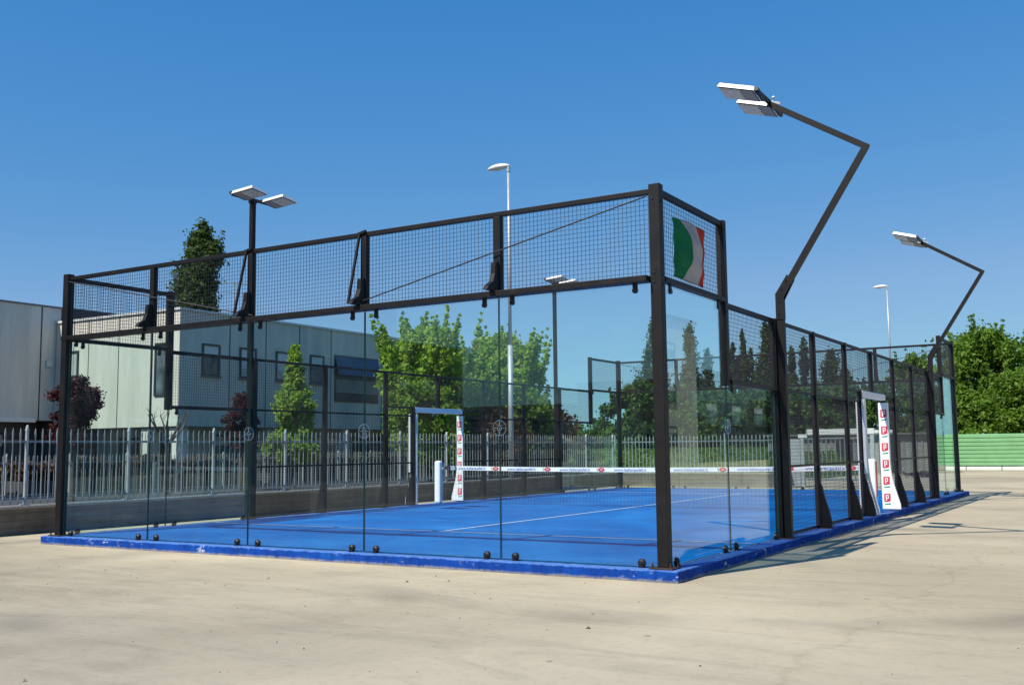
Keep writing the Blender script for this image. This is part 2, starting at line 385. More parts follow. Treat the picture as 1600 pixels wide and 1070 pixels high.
# drain grate in the yard
# ------------------------------------------------------------------ enclosure
enc = empty('padel_court_enclosure', (0,0,0), 'tall dark steel and glass cage of wire mesh and clear panels around the blue court', 'court enclosure')
def part(mb, name, m, bevel=0, smooth=False, parent=None):
    return mb.build(name, m, parent or enc, bevel=bevel, smooth=smooth)
def mesh_panel(axis, c, a0, a1, z0, z1, step=.051, w=.0038):
    """welded wire mesh in the plane axis=c, from a0..a1 and z0..z1"""
    mb = MB(); n = max(1, round((a1-a0)/step)); k = max(1, round((z1-z0)/step))
    for i in range(n+1):
        a = a0 + (a1-a0)*i/n
        if axis == 'y': mb.box((a, c, (z0+z1)/2), (w, w, z1-z0))
        else: mb.box((c, a, (z0+z1)/2), (w, w, z1-z0))
    for i in range(k+1):
        z = z0 + (z1-z0)*i/k
        if axis == 'y': mb.box(((a0+a1)/2, c+w, z), (a1-a0, w, w))
        else: mb.box((c+w, (a0+a1)/2, z), (w, a1-a0, w))
    part(mb, 'mesh_panel', M['wire'])
def knob(mb, p, n):           # round black clamp knob with a plate, n = outward normal
    p = Vector(p); n = Vector(n)
    mb.tube(p - n*.012, p + n*.008, .044, n=20); mb.tube(p + n*.008, p + n*.020, .040, .040, n=20); mb.tube(p + n*.020, p + n*.032, .036, .022, n=20); mb.tube(p + n*.032, p + n*.038, .012, n=6)
    mb.box(p - Vector((0,0,.036)) + n*.012, (.05 if n.x == 0 else .05, .05, .02))
def toptab(mb, p, n):
    p = Vector(p); n = Vector(n); t = n.cross(Vector((0,0,1)))
    mb.box(p + n*.012 + Vector((0,0,.02)), (abs(t.x)*.055+abs(n.x)*.02, abs(t.y)*.055+abs(n.y)*.02, .10))
    mb.tube(p + n*.002 - Vector((0,0,.03)), p + n*.030 - Vector((0,0,.03)), .031, n=16)
def disc(p, n, parent):
    p = Vector(p); n = Vector(n); mb = MB(); t = n.cross(Vector((0,0,1)))
    mb.torus(p + n*.012, n, .088, .005)
    for s in (-1, 1):
        mb.bar(p + n*.012 + t*(s*.03), p + n*.012 + t*(s*.085), .010, .006)
        mb.bar(p + n*.012 + Vector((0,0,s*.03)), p + n*.012 + Vector((0,0,s*.085)), .010, .006, up=n)
    mb.torus(p + n*.012, n, .028, .005, n=16)
    mb.tube(p - n*.02, p + n*.018, .010, n=10)
    mb.build('joint_disc', M['disc'], parent, smooth=True)
def glass_panel(axis, c, a0, a1, z1, n, joints=(), bottom=(), top=()):
    mb = MB(); g = .007
    if axis == 'y': mb.bb(a0+g, a1-g, c-.006, c+.006, .018, z1)
    else: mb.bb(c-.006, c+.006, a0+g, a1-g, .018, z1)
    o = part(mb, 'glass_panel', M['glass'])
    e = MB()                                        # polished green edges
    for a in (a0+g, a1-g):
        if axis == 'y': e.bb(a-.0016, a+.0016, c-.0075, c+.0075, .018, z1)
        else: e.bb(c-.0075, c+.0075, a-.0016, a+.0016, .018, z1)
    if axis == 'y': e.bb(a0+g+.003, a1-g-.003, c-.0075, c+.0075, .012, .0175)
    else: e.bb(c-.0075, c+.0075, a0+g+.003, a1-g-.003, .012, .0175)
    e.build('glass_edge', M['edge'], o)
    P = (lambda a, z: (a, c, z)) if axis == 'y' else (lambda a, z: (c, a, z))
    for a in bottom:
        k = MB(); knob(k, P(a, .048), n); k.build('clamp_knob', M['black'], o, smooth=False)
    for a in top:
        k = MB(); toptab(k, P(a, z1-.035), n); k.build('clamp_tab', M['black'], o)
    for a in joints: disc(P(a, 1.49), n, o)
    return o
# end walls
for yc, s in ((0, -1), (20, 1)):
    n = (0, s, 0)
    for i in range(5):
        a0 = -10 + 2*i; a1 = a0 + 2
        A0 = a0 + (.07 if i == 0 else 0); A1 = a1 - (.07 if i == 4 else 0)
        b = [a0 + (.26 if i == 0 else .19), a1 - (.26 if i == 4 else .19)]
        glass_panel('y', yc, A0, A1, 2.992, n, [a1] if i < 4 else [], b, b)
        mesh_panel('y', yc - s*.0, A0+.02, A1-.02, 3.07, 3.95)
    r = MB(); r.bb(-9.94, -.06, yc-.03, yc+.03, 3.96, 4.015); part(r, 'top_rail', M['steel'], .004)
    r = MB(); y0, y1 = sorted((yc - s*.02, yc + s*.16))
    r.bb(-9.935, -.065, y0, y1, 2.998, 3.062)
    part(r, 'horizontal_beam', M['steel'], .004)
    for i in range(9):                                # slots in the underside of the beam
        sl = MB(); x = -9.2 + i*1.03; sl.box((x, yc + s*.07, 2.9965), (.16, .035, .003)); part(sl, 'beam_slot', M['black'])
    for i in range(1, 5):
        x = -10 + 2*i
        p = MB(); p.bb(x-.045, x+.045, yc-.04, yc+.04, 3.063, 3.958); part(p, 'upper_post', M['steel'], .005)
        gq = MB(); u = lambda d, z: (x-.032, yc + s*d, z)
        gq.prism([u(.042,3.064),(u(.30,3.064)),(u(.27,3.11)),(u(.17,3.17)),(u(.13,3.27)),(u(.12,3.40)),(u(.042,3.42))], (.064,0,0))
        part(gq, 'gusset', M['steel'], .004)
        if i in (2, 3):
            b = MB(); b.bar((x-.055, yc + s*.05, 3.99), (x-.06, yc + s*.26, 3.075), .028, .028); b.bar((x-.09, yc + s*.05, 3.99), (x+.05, yc + s*.05, 4.02), .03, .03)
            part(b, 'diagonal_brace', M['steel'])
    for x0, x1 in ((-.09, -4.12), (-9.91, -5.88)):
        c = MB(); c.tube((x0, yc + s*.055, 3.93), (x1, yc + s*.10, 3.085), .0085, n=6); part(c, 'bracing_cable', M['wire'])
# corner posts
for x in (0, -10):
    for y in (0, 20):
        sx = 1 if x == 0 else -1; sy = -1 if y == 0 else 1
        p = MB(); p.bb(x-.062, x+.062, y-.058, y+.058, .018, 4.06)
        part(p, 'corner_post', M['steel'], .006)
        for z in (3.90, 3.10, 3.0):
            b = MB(); b.tube((x-.02*sx, y+sy*.058, z), (x-.02*sx, y+sy*.066, z), .014, n=6); part(b, 'post_bolt', M['black'])
            b = MB(); b.tube((x+sx*.062, y+.0, z-.03), (x+sx*.070, y, z-.03), .014, n=6); part(b, 'post_bolt', M['black'])
        q = MB(); q.bb(x-.13, x+.13, y-.12, y+.12, .002, .017)
        for i in (-1, 1):
            for j in (-1, 1):
                q.tube((x+i*.10, y+j*.09, .017), (x+i*.10, y+j*.09, .045), .013, n=6); q.tube((x+i*.10, y+j*.09, .045), (x+i*.10, y+j*.09, .07), .007, n=6)
        part(q, 'base_plate', M['rusty'])
# side walls
def xr(x, s, a, b): return tuple(sorted((x + s*a, x + s*b)))
for x, s in ((0, 1), (-10, -1)):
    n = (s, 0, 0)
    for ya, yb, yc in ((0, 2, 4), (20, 18, 16)):
        sg = 1 if yb > ya else -1
        a0, a1 = sorted((ya + sg*.065, yb)); b0, b1 = sorted((yb, yc - sg*.05))
        glass_panel('x', x, a0, a1, 3.0, n, [yb], [ya + sg*.30, yb - sg*.19], [ya+sg*.30, yb - sg*.2])
        glass_panel('x', x, b0, b1, 2.0, n, [], [yb + sg*.19, yc - sg*.22], [yb + sg*.2, yc - sg*.22])
        mesh_panel('x', x, a0+.01, a1-.05, 3.07, 3.95); mesh_panel('x', x, b0+.05, b1, 2.07, 2.95)
        p0, p1 = sorted((ya + sg*.064, yb - sg*.052))
        r = MB(); r.bb(x-.03, x+.03, p0, p1, 3.955, 4.02); part(r, 'top_rail', M['steel'], .004)
        r = MB(); r.bb(*xr(x, s, -.02, .07), p0, p1, 3.005, 3.062); part(r, 'horizontal_beam', M['steel'], .004)
        p0, p1 = sorted((yb + sg*.052, yc - sg*.052))
        r = MB(); r.bb(x-.03, x+.03, p0, p1, 2.955, 3.015); part(r, 'top_rail', M['steel'], .004)
        r = MB(); r.bb(*xr(x, s, -.02, .07), p0, p1, 2.005, 2.062); part(r, 'horizontal_beam', M['steel'], .004)
        p = MB(); p.bb(x-.05, x+.05, yb-.05, yb+.05, 1.985, 4.035); part(p, 'step_post', M['steel'], .005)
        for z in (2.06, 2.9, 3.04, 3.92):
            b = MB(); b.tube((x+s*.05, yb, z), (x+s*.058, yb, z), .012, n=6); part(b, 'post_bolt', M['black'])
        # post at the start of the mesh
        p = MB(); p.bb(x-.05, x+.05, yc-.05, yc+.05, .015, 3.02); part(p, 'side_post', M['steel'], .005)
        gq = MB(); u = lambda d, z: (x + s*d, yc-.03, z)
        q = MB(); q.bb(*xr(x, s, -.09, .195), yc-.1, yc+.1, .002, .014); part(q, 'base_plate', M['rusty'])
    # full-height mesh bays
    def gusset(y, name='gusset'):
        gq = MB(); u = lambda d, z: (x + s*d, y-.03, z)
        gq.prism([u(.041,.008), u(.195,.008), u(.19,.12), u(.15,.30), u(.10,.46), u(.07,.62), u(.041,.68)], (0,.06,0))
        part(gq, name, M['steel'], .004)
    for y in (6, 8, 12, 14):
        p = MB(); p.bb(x-.04, x+.04, y-.04, y+.04, .015, 3.02); part(p, 'side_post', M['steel'], .005); gusset(y)
        q = MB(); q.bb(*xr(x, s, -.06, .20), y-.06, y+.06, .001, .007); part(q, 'base_plate', M['rusty'])
    for y in (9, 11):
        p = MB(); p.bb(x-.04, x+.04, y-.04, y+.04, .015, 2.24); part(p, 'door_post', M['steel'], .005); gusset(y)
    for y0, y1 in ((4,6),(6,8),(8,9),(11,12),(12,14),(14,16)):
        o0 = .051 if y0 == 4 else .041; o1 = .051 if y1 == 16 else .041
        mesh_panel('x', x, y0+o0, y1-o1, .05, 2.02 if (y0,y1) in ((8,9),(11,12)) else 2.02)
        r = MB(); r.bb(x-.02, x+.02, y0+o0, y1-o1, .018, .05); part(r, 'bottom_rail', M['steel'])
        r = MB(); r.bb(x-.02, x+.02, y0+o0, y1-o1, 2.021, 2.055); part(r, 'mid_rail', M['steel'])
        r = MB(); r.bb(*xr(x, s, .006, .03), y0+o0, y1-o1, .95, .985); part(r, 'mid_rail', M['steel'])
    for y0, y1 in ((4,6),(6,8),(8,10),(10,12),(12,14),(14,16)):
        o0 = .051 if y0 == 4 else .041; o1 = .051 if y1 == 16 else .041
        z0 = 2.06 if y0 in (4,6,12,14) else 2.26
        if z0 > 2.2:
            mesh_panel('x', x, y0+o0, y1-o1, 2.245, 2.965)
        else: mesh_panel('x', x, y0+o0, y1-o1, 2.06, 2.965)
        r = MB(); r.bb(x-.025, x+.025, y0+o0, y1-o1, 2.97, 3.015); part(r, 'top_rail', M['steel'], .004)
    p = MB(); p.bb(x-.04, x+.04, 9.96, 10.04, 2.242, 3.02); part(p, 'upper_post', M['steel'], .005)
    for y0, y1 in ((8.041, 8.96), (11.04, 11.959)):
        r = MB(); r.bb(x-.02, x+.02, y0, y1, 2.205, 2.24); part(r, 'mid_rail', M['steel'])
        mesh_panel('x', x, y0, y1, 2.06, 2.20)
    # padded doorway
    r = MB(); r.bb(x-.06, x+.06, 9.041, 10.959, 2.12, 2.238); part(r, 'doorway_lintel', M['white'], .02)
    for y, dy in ((9, 1), (11, -1)):
        ya = y + dy*.042
        prof = [(-.085,.02),(.26,.02),(.255,.12),(.20,.32),(.15,.50),(.115,.68),(.095,.9),(.095,2.08),(-.085,2.08)]
        pm = MB(); pm.prism([(x + s*a, ya, z) for a, z in prof], (0, dy*.045, 0))
        pad = part(pm, 'doorway_padding', M['white'], .012)
        # wrap round the outer side of the post
        w = MB(); w.bb(*xr(x, s, .0405, .0905), y-.05, y+.041, .75, 2.08); part(w, 'doorway_padding', M['white'], .01)
        yf = ya + dy*.0465; cx = x + s*.012; t3 = 0.0025*dy
        for k in range(6):
            z = 1.86 - k*.325
            lg = MB(); lg.cur = 0     # red badge
            lg.prism([(cx-.06,yf,z-.06),(cx-.03,yf,z-.075),(cx+.06,yf,z-.055),(cx+.062,yf,z+.085),(cx-.055,yf,z+.085)], (0,t3,0))
            lg.cur = 1                # white letter shape in the badge
            for (xa, xb, za, zb) in ((-.026,-.008,-.05,.062),(-.008,.028,.046,.062),(.014,.028,.004,.046),(-.008,.028,-.010,.004)):
                lg.bb(cx+xa, cx+xb, yf+t3*1.1, yf+t3*2, z+za, z+zb)
            lg.cur = 2                # green underline with tick
            lg.prism([(cx-.045,yf,z-.125),(cx+.055,yf,z-.118),(cx+.06,yf,z-.092),(cx+.02,yf,z-.102),(cx-.045,yf,z-.108)], (0,t3,0))
            lg.build('red_badge', [M['red'], M['white'], M['greenp']], pad)

# ------------------------------------------------------------------ net
net = empty('padel_net', (-5,10,0), 'low dark net with a white printed top band stretched across the blue court', 'net')
def nz(x): return .885 - .045*(1-((x)/4.85)**2)
mb = MB(); n = 118
for i in range(n+1):
    x = -4.82 + 9.64*i/n; mb.box((x, 0, (nz(x)-.02+.02)/2), (.0028, .0028, nz(x)-.04))
for k in range(10):
    z = .03 + k*.083
    for i in range(12):
        xa = -4.82 + 9.64*i/12; xb = -4.82 + 9.64*(i+1)/12
        f = z/.86; mb.bar((xa, .003, nz(xa)*f), (xb, .003, nz(xb)*f), .0028)
mb.build('net_mesh', M['netm'], net)
mb = MB()
for i in range(16):
    xa = -4.8 + 9.6*i/16; xb = -4.8 + 9.6*(i+1)/16
    mb.add([(xa,-.012,nz(xa)-.095),(xb,-.012,nz(xb)-.095),(xb,-.009,nz(xb)),(xa,-.009,nz(xa)),(xa,.012,nz(xa)-.095),(xb,.012,nz(xb)-.095),(xb,.009,nz(xb)),(xa,.009,nz(xa))],
           [(0,1,2,3),(5,4,7,6),(3,2,6,7),(1,0,4,5)])
band = mb.build('top_band', M['white'], net, smooth=False)
def text_mesh(txt, size, name, m, parent, loc, rot, ext=.001, sx=1.0):
    cu = bpy.data.curves.new(name, 'FONT'); cu.body = txt; cu.size = size; cu.extrude = ext; cu.align_x = 'CENTER'; cu.align_y = 'CENTER'
    tmp = bpy.data.objects.new(name+'_t', cu); COL.objects.link(tmp)
    bpy.context.view_layer.update()
    me = bpy.data.meshes.new_from_object(tmp.evaluated_get(bpy.context.evaluated_depsgraph_get()))
    bpy.data.objects.remove(tmp); me.name = name
    me.materials.clear(); me.materials.append(m)
    o = bpy.data.objects.new(name, me); COL.objects.link(o); o.parent = parent; o.location = loc; o.rotation_euler = rot; o.scale = (sx,1,1)
    return o
for i, xw in enumerate((-9.72,-8.38,-7.02,-5.69,-4.33,-2.96,-1.60,-.42)):
    x = xw + 5; z = nz(x)-.047
    lg = MB(); lg.cur = 0; pts = [(x + .072*math.cos(a)*(1.12), -.0135, z + .042*math.sin(a)) for a in [2*math.pi*k/20 for k in range(20)]]
    lg.prism(pts, (0,-.002,0)); lg.cur = 1
    lg.bb(x-.035, x+.035, -.0172, -.0156, z+.004, z+.012); lg.bb(x-.022, x+.030, -.0172, -.0156, z-.014, z-.007)
    lg.cur = 2; lg.prism([(x-.10,-.0135,z-.03),(x-.085,-.0135,z-.038),(x-.10,-.0135,z+.03),(x-.118,-.0135,z+.036)], (0,-.002,0))
    lg.build('band_badge', [M['red'], M['white'], M['greenp']], band)
    if i < 7:
        xt = x + .68; zt = nz(xt)-.05
        text_mesh('www.italianpadel.it', .088, 'band_text', M['bluep'], band, (xt, -.0150, zt), (R(90),0,0), .001, 1.12)
for x in (-4.99, 4.94):
    mb = MB(); mb.bb(x-.085, x+.085, -.075, .075, .006, 1.0)
    o = mb.build('net_post', M['white'], net, bevel=.045)
    if x > 0:
        mb = MB(); mb.bb(x+.086, x+.0885, -.045, .045, .30, .96); mb.build('red_stripe', M['red'], o)
    mb = MB(); mb.tube((x-.11*(1 if x > 0 else -1), 0, .80), (x-.11*(1 if x > 0 else -1), 0, .85), .02); mb.bar((x, 0, .82), (x-.16*(1 if x > 0 else -1), 0, .82), .02); mb.build('net_tensioner', M['galv'], net)

# ------------------------------------------------------------------ flag
mb = MB(); nu, nv = 30, 26
def fl(u, v):
    y = .42 + .93*u + .02*math.sin(v*3); z = 3.12 + .66*v + .03*math.sin(3.1*u)*(1 if v > .5 else -.4) + .02*u*(v-.5)
    x = .012 + .05*math.sin(math.pi*v)*max(0, math.sin(math.pi*min(1,u*1.0)))**.8 + .012*math.sin(11*u+3*v)*u + .006*math.sin(17*v+4*u)
    return (x, y, z)
for j in range(nv+1):
    bg = .24 + .25*math.sin(math.pi*(j/nv))**.9; bw = .75 + .17*math.sin(math.pi*(j/nv))**.9
    k1 = int(nu*.5); k2 = int(nu*.8)
    for i in range(nu+1):
        u = bg*i/k1 if i <= k1 else (bg + (bw-bg)*(i-k1)/(k2-k1) if i <= k2 else bw + (1-bw)*(i-k2)/(nu-k2))
        mb.v.append(fl(u, j/nv))
for j in range(nv):
    for i in range(nu):
        mb.f.append((j*(nu+1)+i, j*(nu+1)+i+1, (j+1)*(nu+1)+i+1, (j+1)*(nu+1)+i)); mb.m.append(0 if i < k1 else (1 if i < k2 else 2))
flag = mb.build('tricolour_flag', [M['flag_g'], M['flag_w'], M['flag_r']], smooth=True)
so = flag.modifiers.new('thick', 'SOLIDIFY'); so.thickness = .002
tag(flag, 'green white and red flag tied to wire mesh beside the near corner post', 'flag')

# ------------------------------------------------------------------ floodlight masts
def lamp_head(parent, px, s, z):          # s = +1 lamps point to +x
    cb_ = MB(); cb_.bar((px, -.55, z), (px, .55, z), .05, .05); cb_.build('cross_bar', M['steel'], parent)
    for y in (-.40, .40):
        tilt = Matrix.Rotation(-s*R(17 if s < 0 else 4), 3, 'Y') @ Matrix.Rotation(R(-7), 3, 'X'); P = lambda a, b, c: Vector((px, y, z)) + tilt @ Vector((s*a*.9, b*.9, c))
        def slab(h, a0, a1, b0, b1, c0, c1, tap=0.0):
            vs = [P(a, b, c) for (a, b, c) in ((a0,b0,c0),(a1,b0,c0),(a1,b1,c0),(a0,b1,c0),(a0+tap,b0+tap,c1),(a1-tap,b0+tap,c1),(a1-tap,b1-tap,c1),(a0+tap,b1-tap,c1))]
            h.add(vs, [(3,2,1,0),(4,5,6,7),(0,1,5,4),(1,2,6,5),(2,3,7,6),(3,0,4,7)])
        h = MB(); slab(h, .03, .64, -.225, .225, -.03, .03, .02)
        for k in range(7): slab(h, .10+k*.03, .112+k*.03, -.15, .15, .029, .055)
        ho = h.build('floodlight', M['alu'], parent)
        h = MB(); slab(h, .05, .62, -.21, .21, -.037, -.031); h.build('floodlight_rim', M['frame'], ho)
        h = MB(); slab(h, .06, .26, -.20, .20, -.044, -.038); h.build('driver_cover', M['lampgrey'], ho)
        h = MB(); slab(h, .27, .61, -.195, .195, -.048, -.038); h.build('lamp_lens', M['lens'], ho)
        for k in range(3):
            h = MB(); slab(h, .29+k*.105, .385+k*.105, -.175, .175, -.0515, -.0485); h.build('led_module', M['led'], ho)
        for b in (-.16, .16):
            h = MB(); h.bar(P(-.02,b,0), P(.10,b,.0), .03, .05); h.build('bracket', M['black'], ho)
        h = MB(); h.tube(P(.0,-.22,0), P(.0,.22,0), .03, n=10); h.build('pivot', M['black'], ho)
def kinked(y, label):
    r = empty('floodlight_mast', (.105, y, 0), label, 'floodlight mast', 'floodlight masts fixed to the court enclosure')
    m1 = MB(); m1.bb(-.05, .05, -.045, .045, .016, 3.30); m1.build('pole', M['steel'], r, bevel=.005)
    m1 = MB(); pts = [(-.052,3.0),(.052,3.0),(.052,3.28),(.20,3.55),(.12,3.62),(-.052,3.36)]
    m1.prism([(a, -.055, z) for a, z in pts], (0,.009,0)); m1.prism([(a, .046, z) for a, z in pts], (0,.009,0))
    for a, z in ((0,3.08),(-.0,3.25),(.04,3.42),(.11,3.54)): m1.tube((a,-.064,z), (a,-.055,z), .014, n=6)
    m1.build('knee_plate', M['steel'], r)
    m1 = MB(); A = Vector((-.005,0,3.31)); B = Vector((1.25,0,5.27)); Cc = Vector((-.06,0,6.11))
    m1.bar(A, B, .075, .085, up=(0,1,0)); m1.build('lower_arm', M['steel'], r)
    m1 = MB(); m1.bar(B + (B-Cc).normalized()*.035, Cc, .075, .075, up=(0,1,0)); m1.build('upper_arm', M['steel'], r)
    m1 = MB(); m1.bar((-.02,.03,6.15), (.10,.03,6.09), .03, .03); m1.tube((-.0,.0,6.19), (.03,.0,6.19), .02); m1.build('clamp', M['galv'], r)
    lamp_head(r, -.05, -1, 6.13)
    return r
kinked(4.04, 'bent black floodlight mast leaning outwards at the near right side of the court')
kinked(16.0, 'bent black floodlight mast at the far right end of the court beside green trees')
def straight(y, label):
    r = empty('floodlight_mast', (-10.10, y, 0), label, 'floodlight mast', 'floodlight masts fixed to the court enclosure')
    m1 = MB(); m1.bb(-.045, .045, -.045, .045, .016, 6.06); m1.build('pole', M['steel'], r, bevel=.005)
    lamp_head(r, .02, 1, 6.09)
    m1 = MB(); m1.bb(-.06, .06, -.06, .06, 6.03, 6.10); m1.build('pole_cap', M['steel'], r)
    return r
straight(4.0, 'straight black floodlight mast with two lamp heads right of the dark poplar')
straight(16.0, 'straight black floodlight mast seen through the glass at the far left of the court')

# ------------------------------------------------------------------ street lamps
def street(loc, h, label, rz=0):
    r = empty('street_lamp', loc, label, 'street lamp', 'tall grey street lamps', rz)
    m1 = MB(); m1.tube((0,0,0), (0,0,h*.42), .085, .08, 14); m1.tube((0,0,h*.42), (0,0,h-.12), .062, .045, 14); m1.build('pole', M['galv'], r, smooth=True)
    m1 = MB(); m1.tube((0,0,h-.14), (0,0,h+.02), .06, .055, 12); m1.tube((.02,0,h+.02), (-.12,0,h+.06), .05, .05, 10); m1.build('collar', M['galv'], r)
    m1 = MB(); n, k = 14, 12; vs = []
    for i in range(n+1):
        t = i/n; rr = math.sin(math.pi*min(1, max(.02, t)))**.55; a = .06 - .86*t
        for j in range(k):
            q = 2*math.pi*j/k; zz = math.sin(q)*(.13 if math.sin(q) > 0 else .06)
            vs.append((a, .17*rr*math.cos(q), h + .06 + zz*rr - .03*t))
    m1.add(vs, [(i*k+j, (i+1)*k+j, (i+1)*k+(j+1)%k, i*k+(j+1)%k) for i in range(n) for j in range(k)] + [tuple(range(k)), tuple(n*k+j for j in range(k-1,-1,-1))])
    hd = m1.build('lamp_head', M['alu'], r, smooth=True)
    m1 = MB(); m1.tube((-.40,0,h-.005), (-.40,0,h-.03), .10, .07, 14); m1.build('lamp_lens', M['lens'], hd)
    return r
street((-12.55, 17.5, .36), 9.9, 'tall grey street lamp standing on the low wall behind the court', R(0))
street((-7.9, 52.3, -.12), 10.6, 'distant grey street lamp near the trees beyond the right side of the court')

# ------------------------------------------------------------------ low wall and palisade fence
def low_wall(name, x0, x1, y0, y1, label):
    r = empty(name, ((x0+x1)/2, (y0+y1)/2, -.12), label, 'low wall'); L = r.location
    m1 = MB(); m1.bb(x0-L.x, x1-L.x, y0-L.y, y1-L.y, -.05, .44); m1.build('wall_face', M['lowwall'], r)
    m1 = MB(); m1.bb(x0-L.x-.03, x1-L.x+.03, y0-L.y-.02, y1-L.y+.02, .442, .485); m1.build('coping', M['cap'], r, bevel=.008)
    return r
low_wall('low_wall', -12.62, -12.20, -8, 24.45, 'long low concrete wall with pale coping in shade along the left side of the court')
low_wall('low_wall', -12.62, -5.95, 24.48, 24.86, 'sunlit low concrete wall behind the far end of the court')
def palisade(name, p0, p1, zb, label, npan):
    p0 = Vector(p0); p1 = Vector(p1); L = p0.copy(); L.z = zb
    ang = math.atan2(p1.y-p0.y, p1.x-p0.x); r = empty(name, L, label, 'fence', None, ang)
    ln = (p1-p0).length; w = ln/npan
    pan = None; pst = None
    for i in range(npan):
        if pan is None:
            m1 = MB(); nb = 14
            for k in range(nb):
                a = .07 + (w-.14)*(k+.5)/nb
                m1.box((a, -.02, .60), (.020, .012, 1.16))
                m1.prism([(a-.012,-.026,1.18),(a+.012,-.026,1.18),(a+.017,-.026,1.24),(a,-.026,1.34),(a-.017,-.026,1.24)], (0,.012,0))
            pan = m1.build('palisade_panel', M['palis'], r)
            m2 = MB(); m2.bb(.03, w-.03, -.008, .03, 1.09, 1.13); m2.bb(.03, w-.03, -.008, .03, .10, .14)
            rl = m2.build('rail', M['palisdark'], pan)
        else:
            c = pan.copy(); COL.objects.link(c); c.parent = r; c.location = (w*i, 0, 0)
            c2 = rl.copy(); COL.objects.link(c2); c2.parent = c
    for i in range(npan+1):
        if pst is None:
            m1 = MB(); m1.box((0,.01,.62), (.04,.045,1.36)); m1.box((0,.01,.01), (.14,.12,.015)); m1.prism([(-.028,-.018,1.30),(.028,-.018,1.30),(0,-.018,1.40)], (0,.055,0))
            pst = m1.build('fence_post', M['galv'], r)
        else:
            c = pst.copy(); COL.objects.link(c); c.parent = r; c.location = (w*i, 0, 0)
    return r
palisade('palisade_fence', (-12.5,-7.55,0), (-12.5,24.67,0), .365, 'long grey palisade fence on the low wall left of the court', 15)
palisade('palisade_fence', (-12.42,24.67,0), (-6.05,24.67,0), .365, 'short pale palisade fence behind the far end of the court before the grass', 3)
palisade('palisade_fence', (-25.4,-2,0), (-25.4,46,0), -.12, 'second grey palisade fence across the road, in front of the hedges', 22)

# sliding gate portal right of the far fence
r = empty('gate_portal', (-4.3, 24.9, -.12), 'pale steel gate frame with a broad white top beam beyond the court', 'gate')
m1 = MB(); m1.bb(-1.05, 1.15, -.08, .08, 1.76, 1.94); m1.bb(-1.35,-1.05,-.05,.05,1.66,1.78); m1.bb(1.15,1.72,-.05,.05,1.78,1.88); m1.build('top_beam', M['trim'], r)
for x in (-1.22, 1.07):
    m1 = MB(); m1.bb(x-.06, x+.06, -.06, .06, 0, 1.76 if x > 0 else 1.65); m1.build('gate_post', M['galv'], r)
m1 = MB()
for k in range(14): m1.box((-1.02 + k*.15, 0, .95), (.03,.03,1.4))
m1.bb(-1.1, 1.0, -.03, .03, 1.60, 1.66); m1.bb(-1.1, 1.0, -.03, .03, .22, .28); m1.bb(-1.1,1.0,-.03,.03,.70,.735)
m1.build('gate_leaf', M['palisdark'], r)
m1 = MB(); m1.bb(-1.95,-1.30,-.03,.03,.05,1.62)
m1.build('infill_sheet', M['galv'], r)
# grey storage shed seen behind the gate
r = empty('storage_shed', (-8.9, 43.5, -.12), 'low grey sheet metal shed behind the pale gate frame', 'shed')
m1 = MB(); m1.bb(-3.6, 4.6, -.1, 2.8, 0, 1.9)
m1.build('wall', M['cap'], r)
m1 = MB()
for k in range(28): m1.bb(-3.55+k*.29, -3.45+k*.29, -.14, -.101, 0, 1.85)
m1.build('wall_ribs', M['palisdark'], r)
m1 = MB(); m1.bb(-3.8, 4.8, -.4, 3.0, 1.905, 2.0); m1.build('roof', M['gutter'], r)
for x in (-2.3, .3, 2.6):
    m1 = MB(); m1.bb(x-.4, x+.4, -.17, -.142, .05, 1.6); m1.build('door', M['dark'], r)

# green barrier with white base
r = empty('corrugated_barrier', (2.5, 50.2, -.12), 'light green horizontal corrugated steel barrier across the back of the yard', 'barrier')
m1 = MB(); pts = []
zz = .27; k = 0
while zz < 1.93:
    pts += [(zz, 0), (zz+.15, 0), (zz+.175, .05), (zz+.19, .05)]; zz += .212
for (za, da), (zb, db) in zip(pts[:-1], pts[1:]):
    m1.add([(-9.8, da, za), (3, da, za), (3, db, zb), (-9.8, db, zb), (-9.8, .12, za), (3, .12, za), (3, .12, zb), (-9.8, .12, zb)],
           [(0,1,2,3),(4,7,6,5)])
m1.build('corrugated_sheet', M['greenm'], r)
m1 = MB()
for k in range(6): m1.bb(-9.8+k*2.15, -9.7+k*2.15, .13, .23, 0, 1.98)
m1.build('support_post', M['galv'], r)
for k in range(7):
    m1 = MB(); m1.bb(-9.8+k*1.74+.02, -8.08+k*1.74, -.32, -.1, .01, .215); m1.build('base_block', M['trim'], r, bevel=.02)
# dark drain pipe heap
r = empty('scrap_heap', (-4.2, 37.6, -.12), 'small dark heap of rusty scrap and planks on the far concrete', 'scrap heap')
m1 = MB(); rr = random.Random(4)
for k in range(26):
    a = rr.uniform(0, 3.14); c = Vector((rr.gauss(0,.3), rr.gauss(0,.3), .03+abs(rr.gauss(0,.07)))); d = Vector((math.cos(a), math.sin(a), rr.uniform(-.1,.25)))*rr.uniform(.2,.5)
    m1.bar(c-d+Vector((0,0,.05)), c+d+Vector((0,0,.05)), rr.uniform(.04,.12), rr.uniform(.02,.05))
m1.build('scrap_bits', M['rusty'], r)

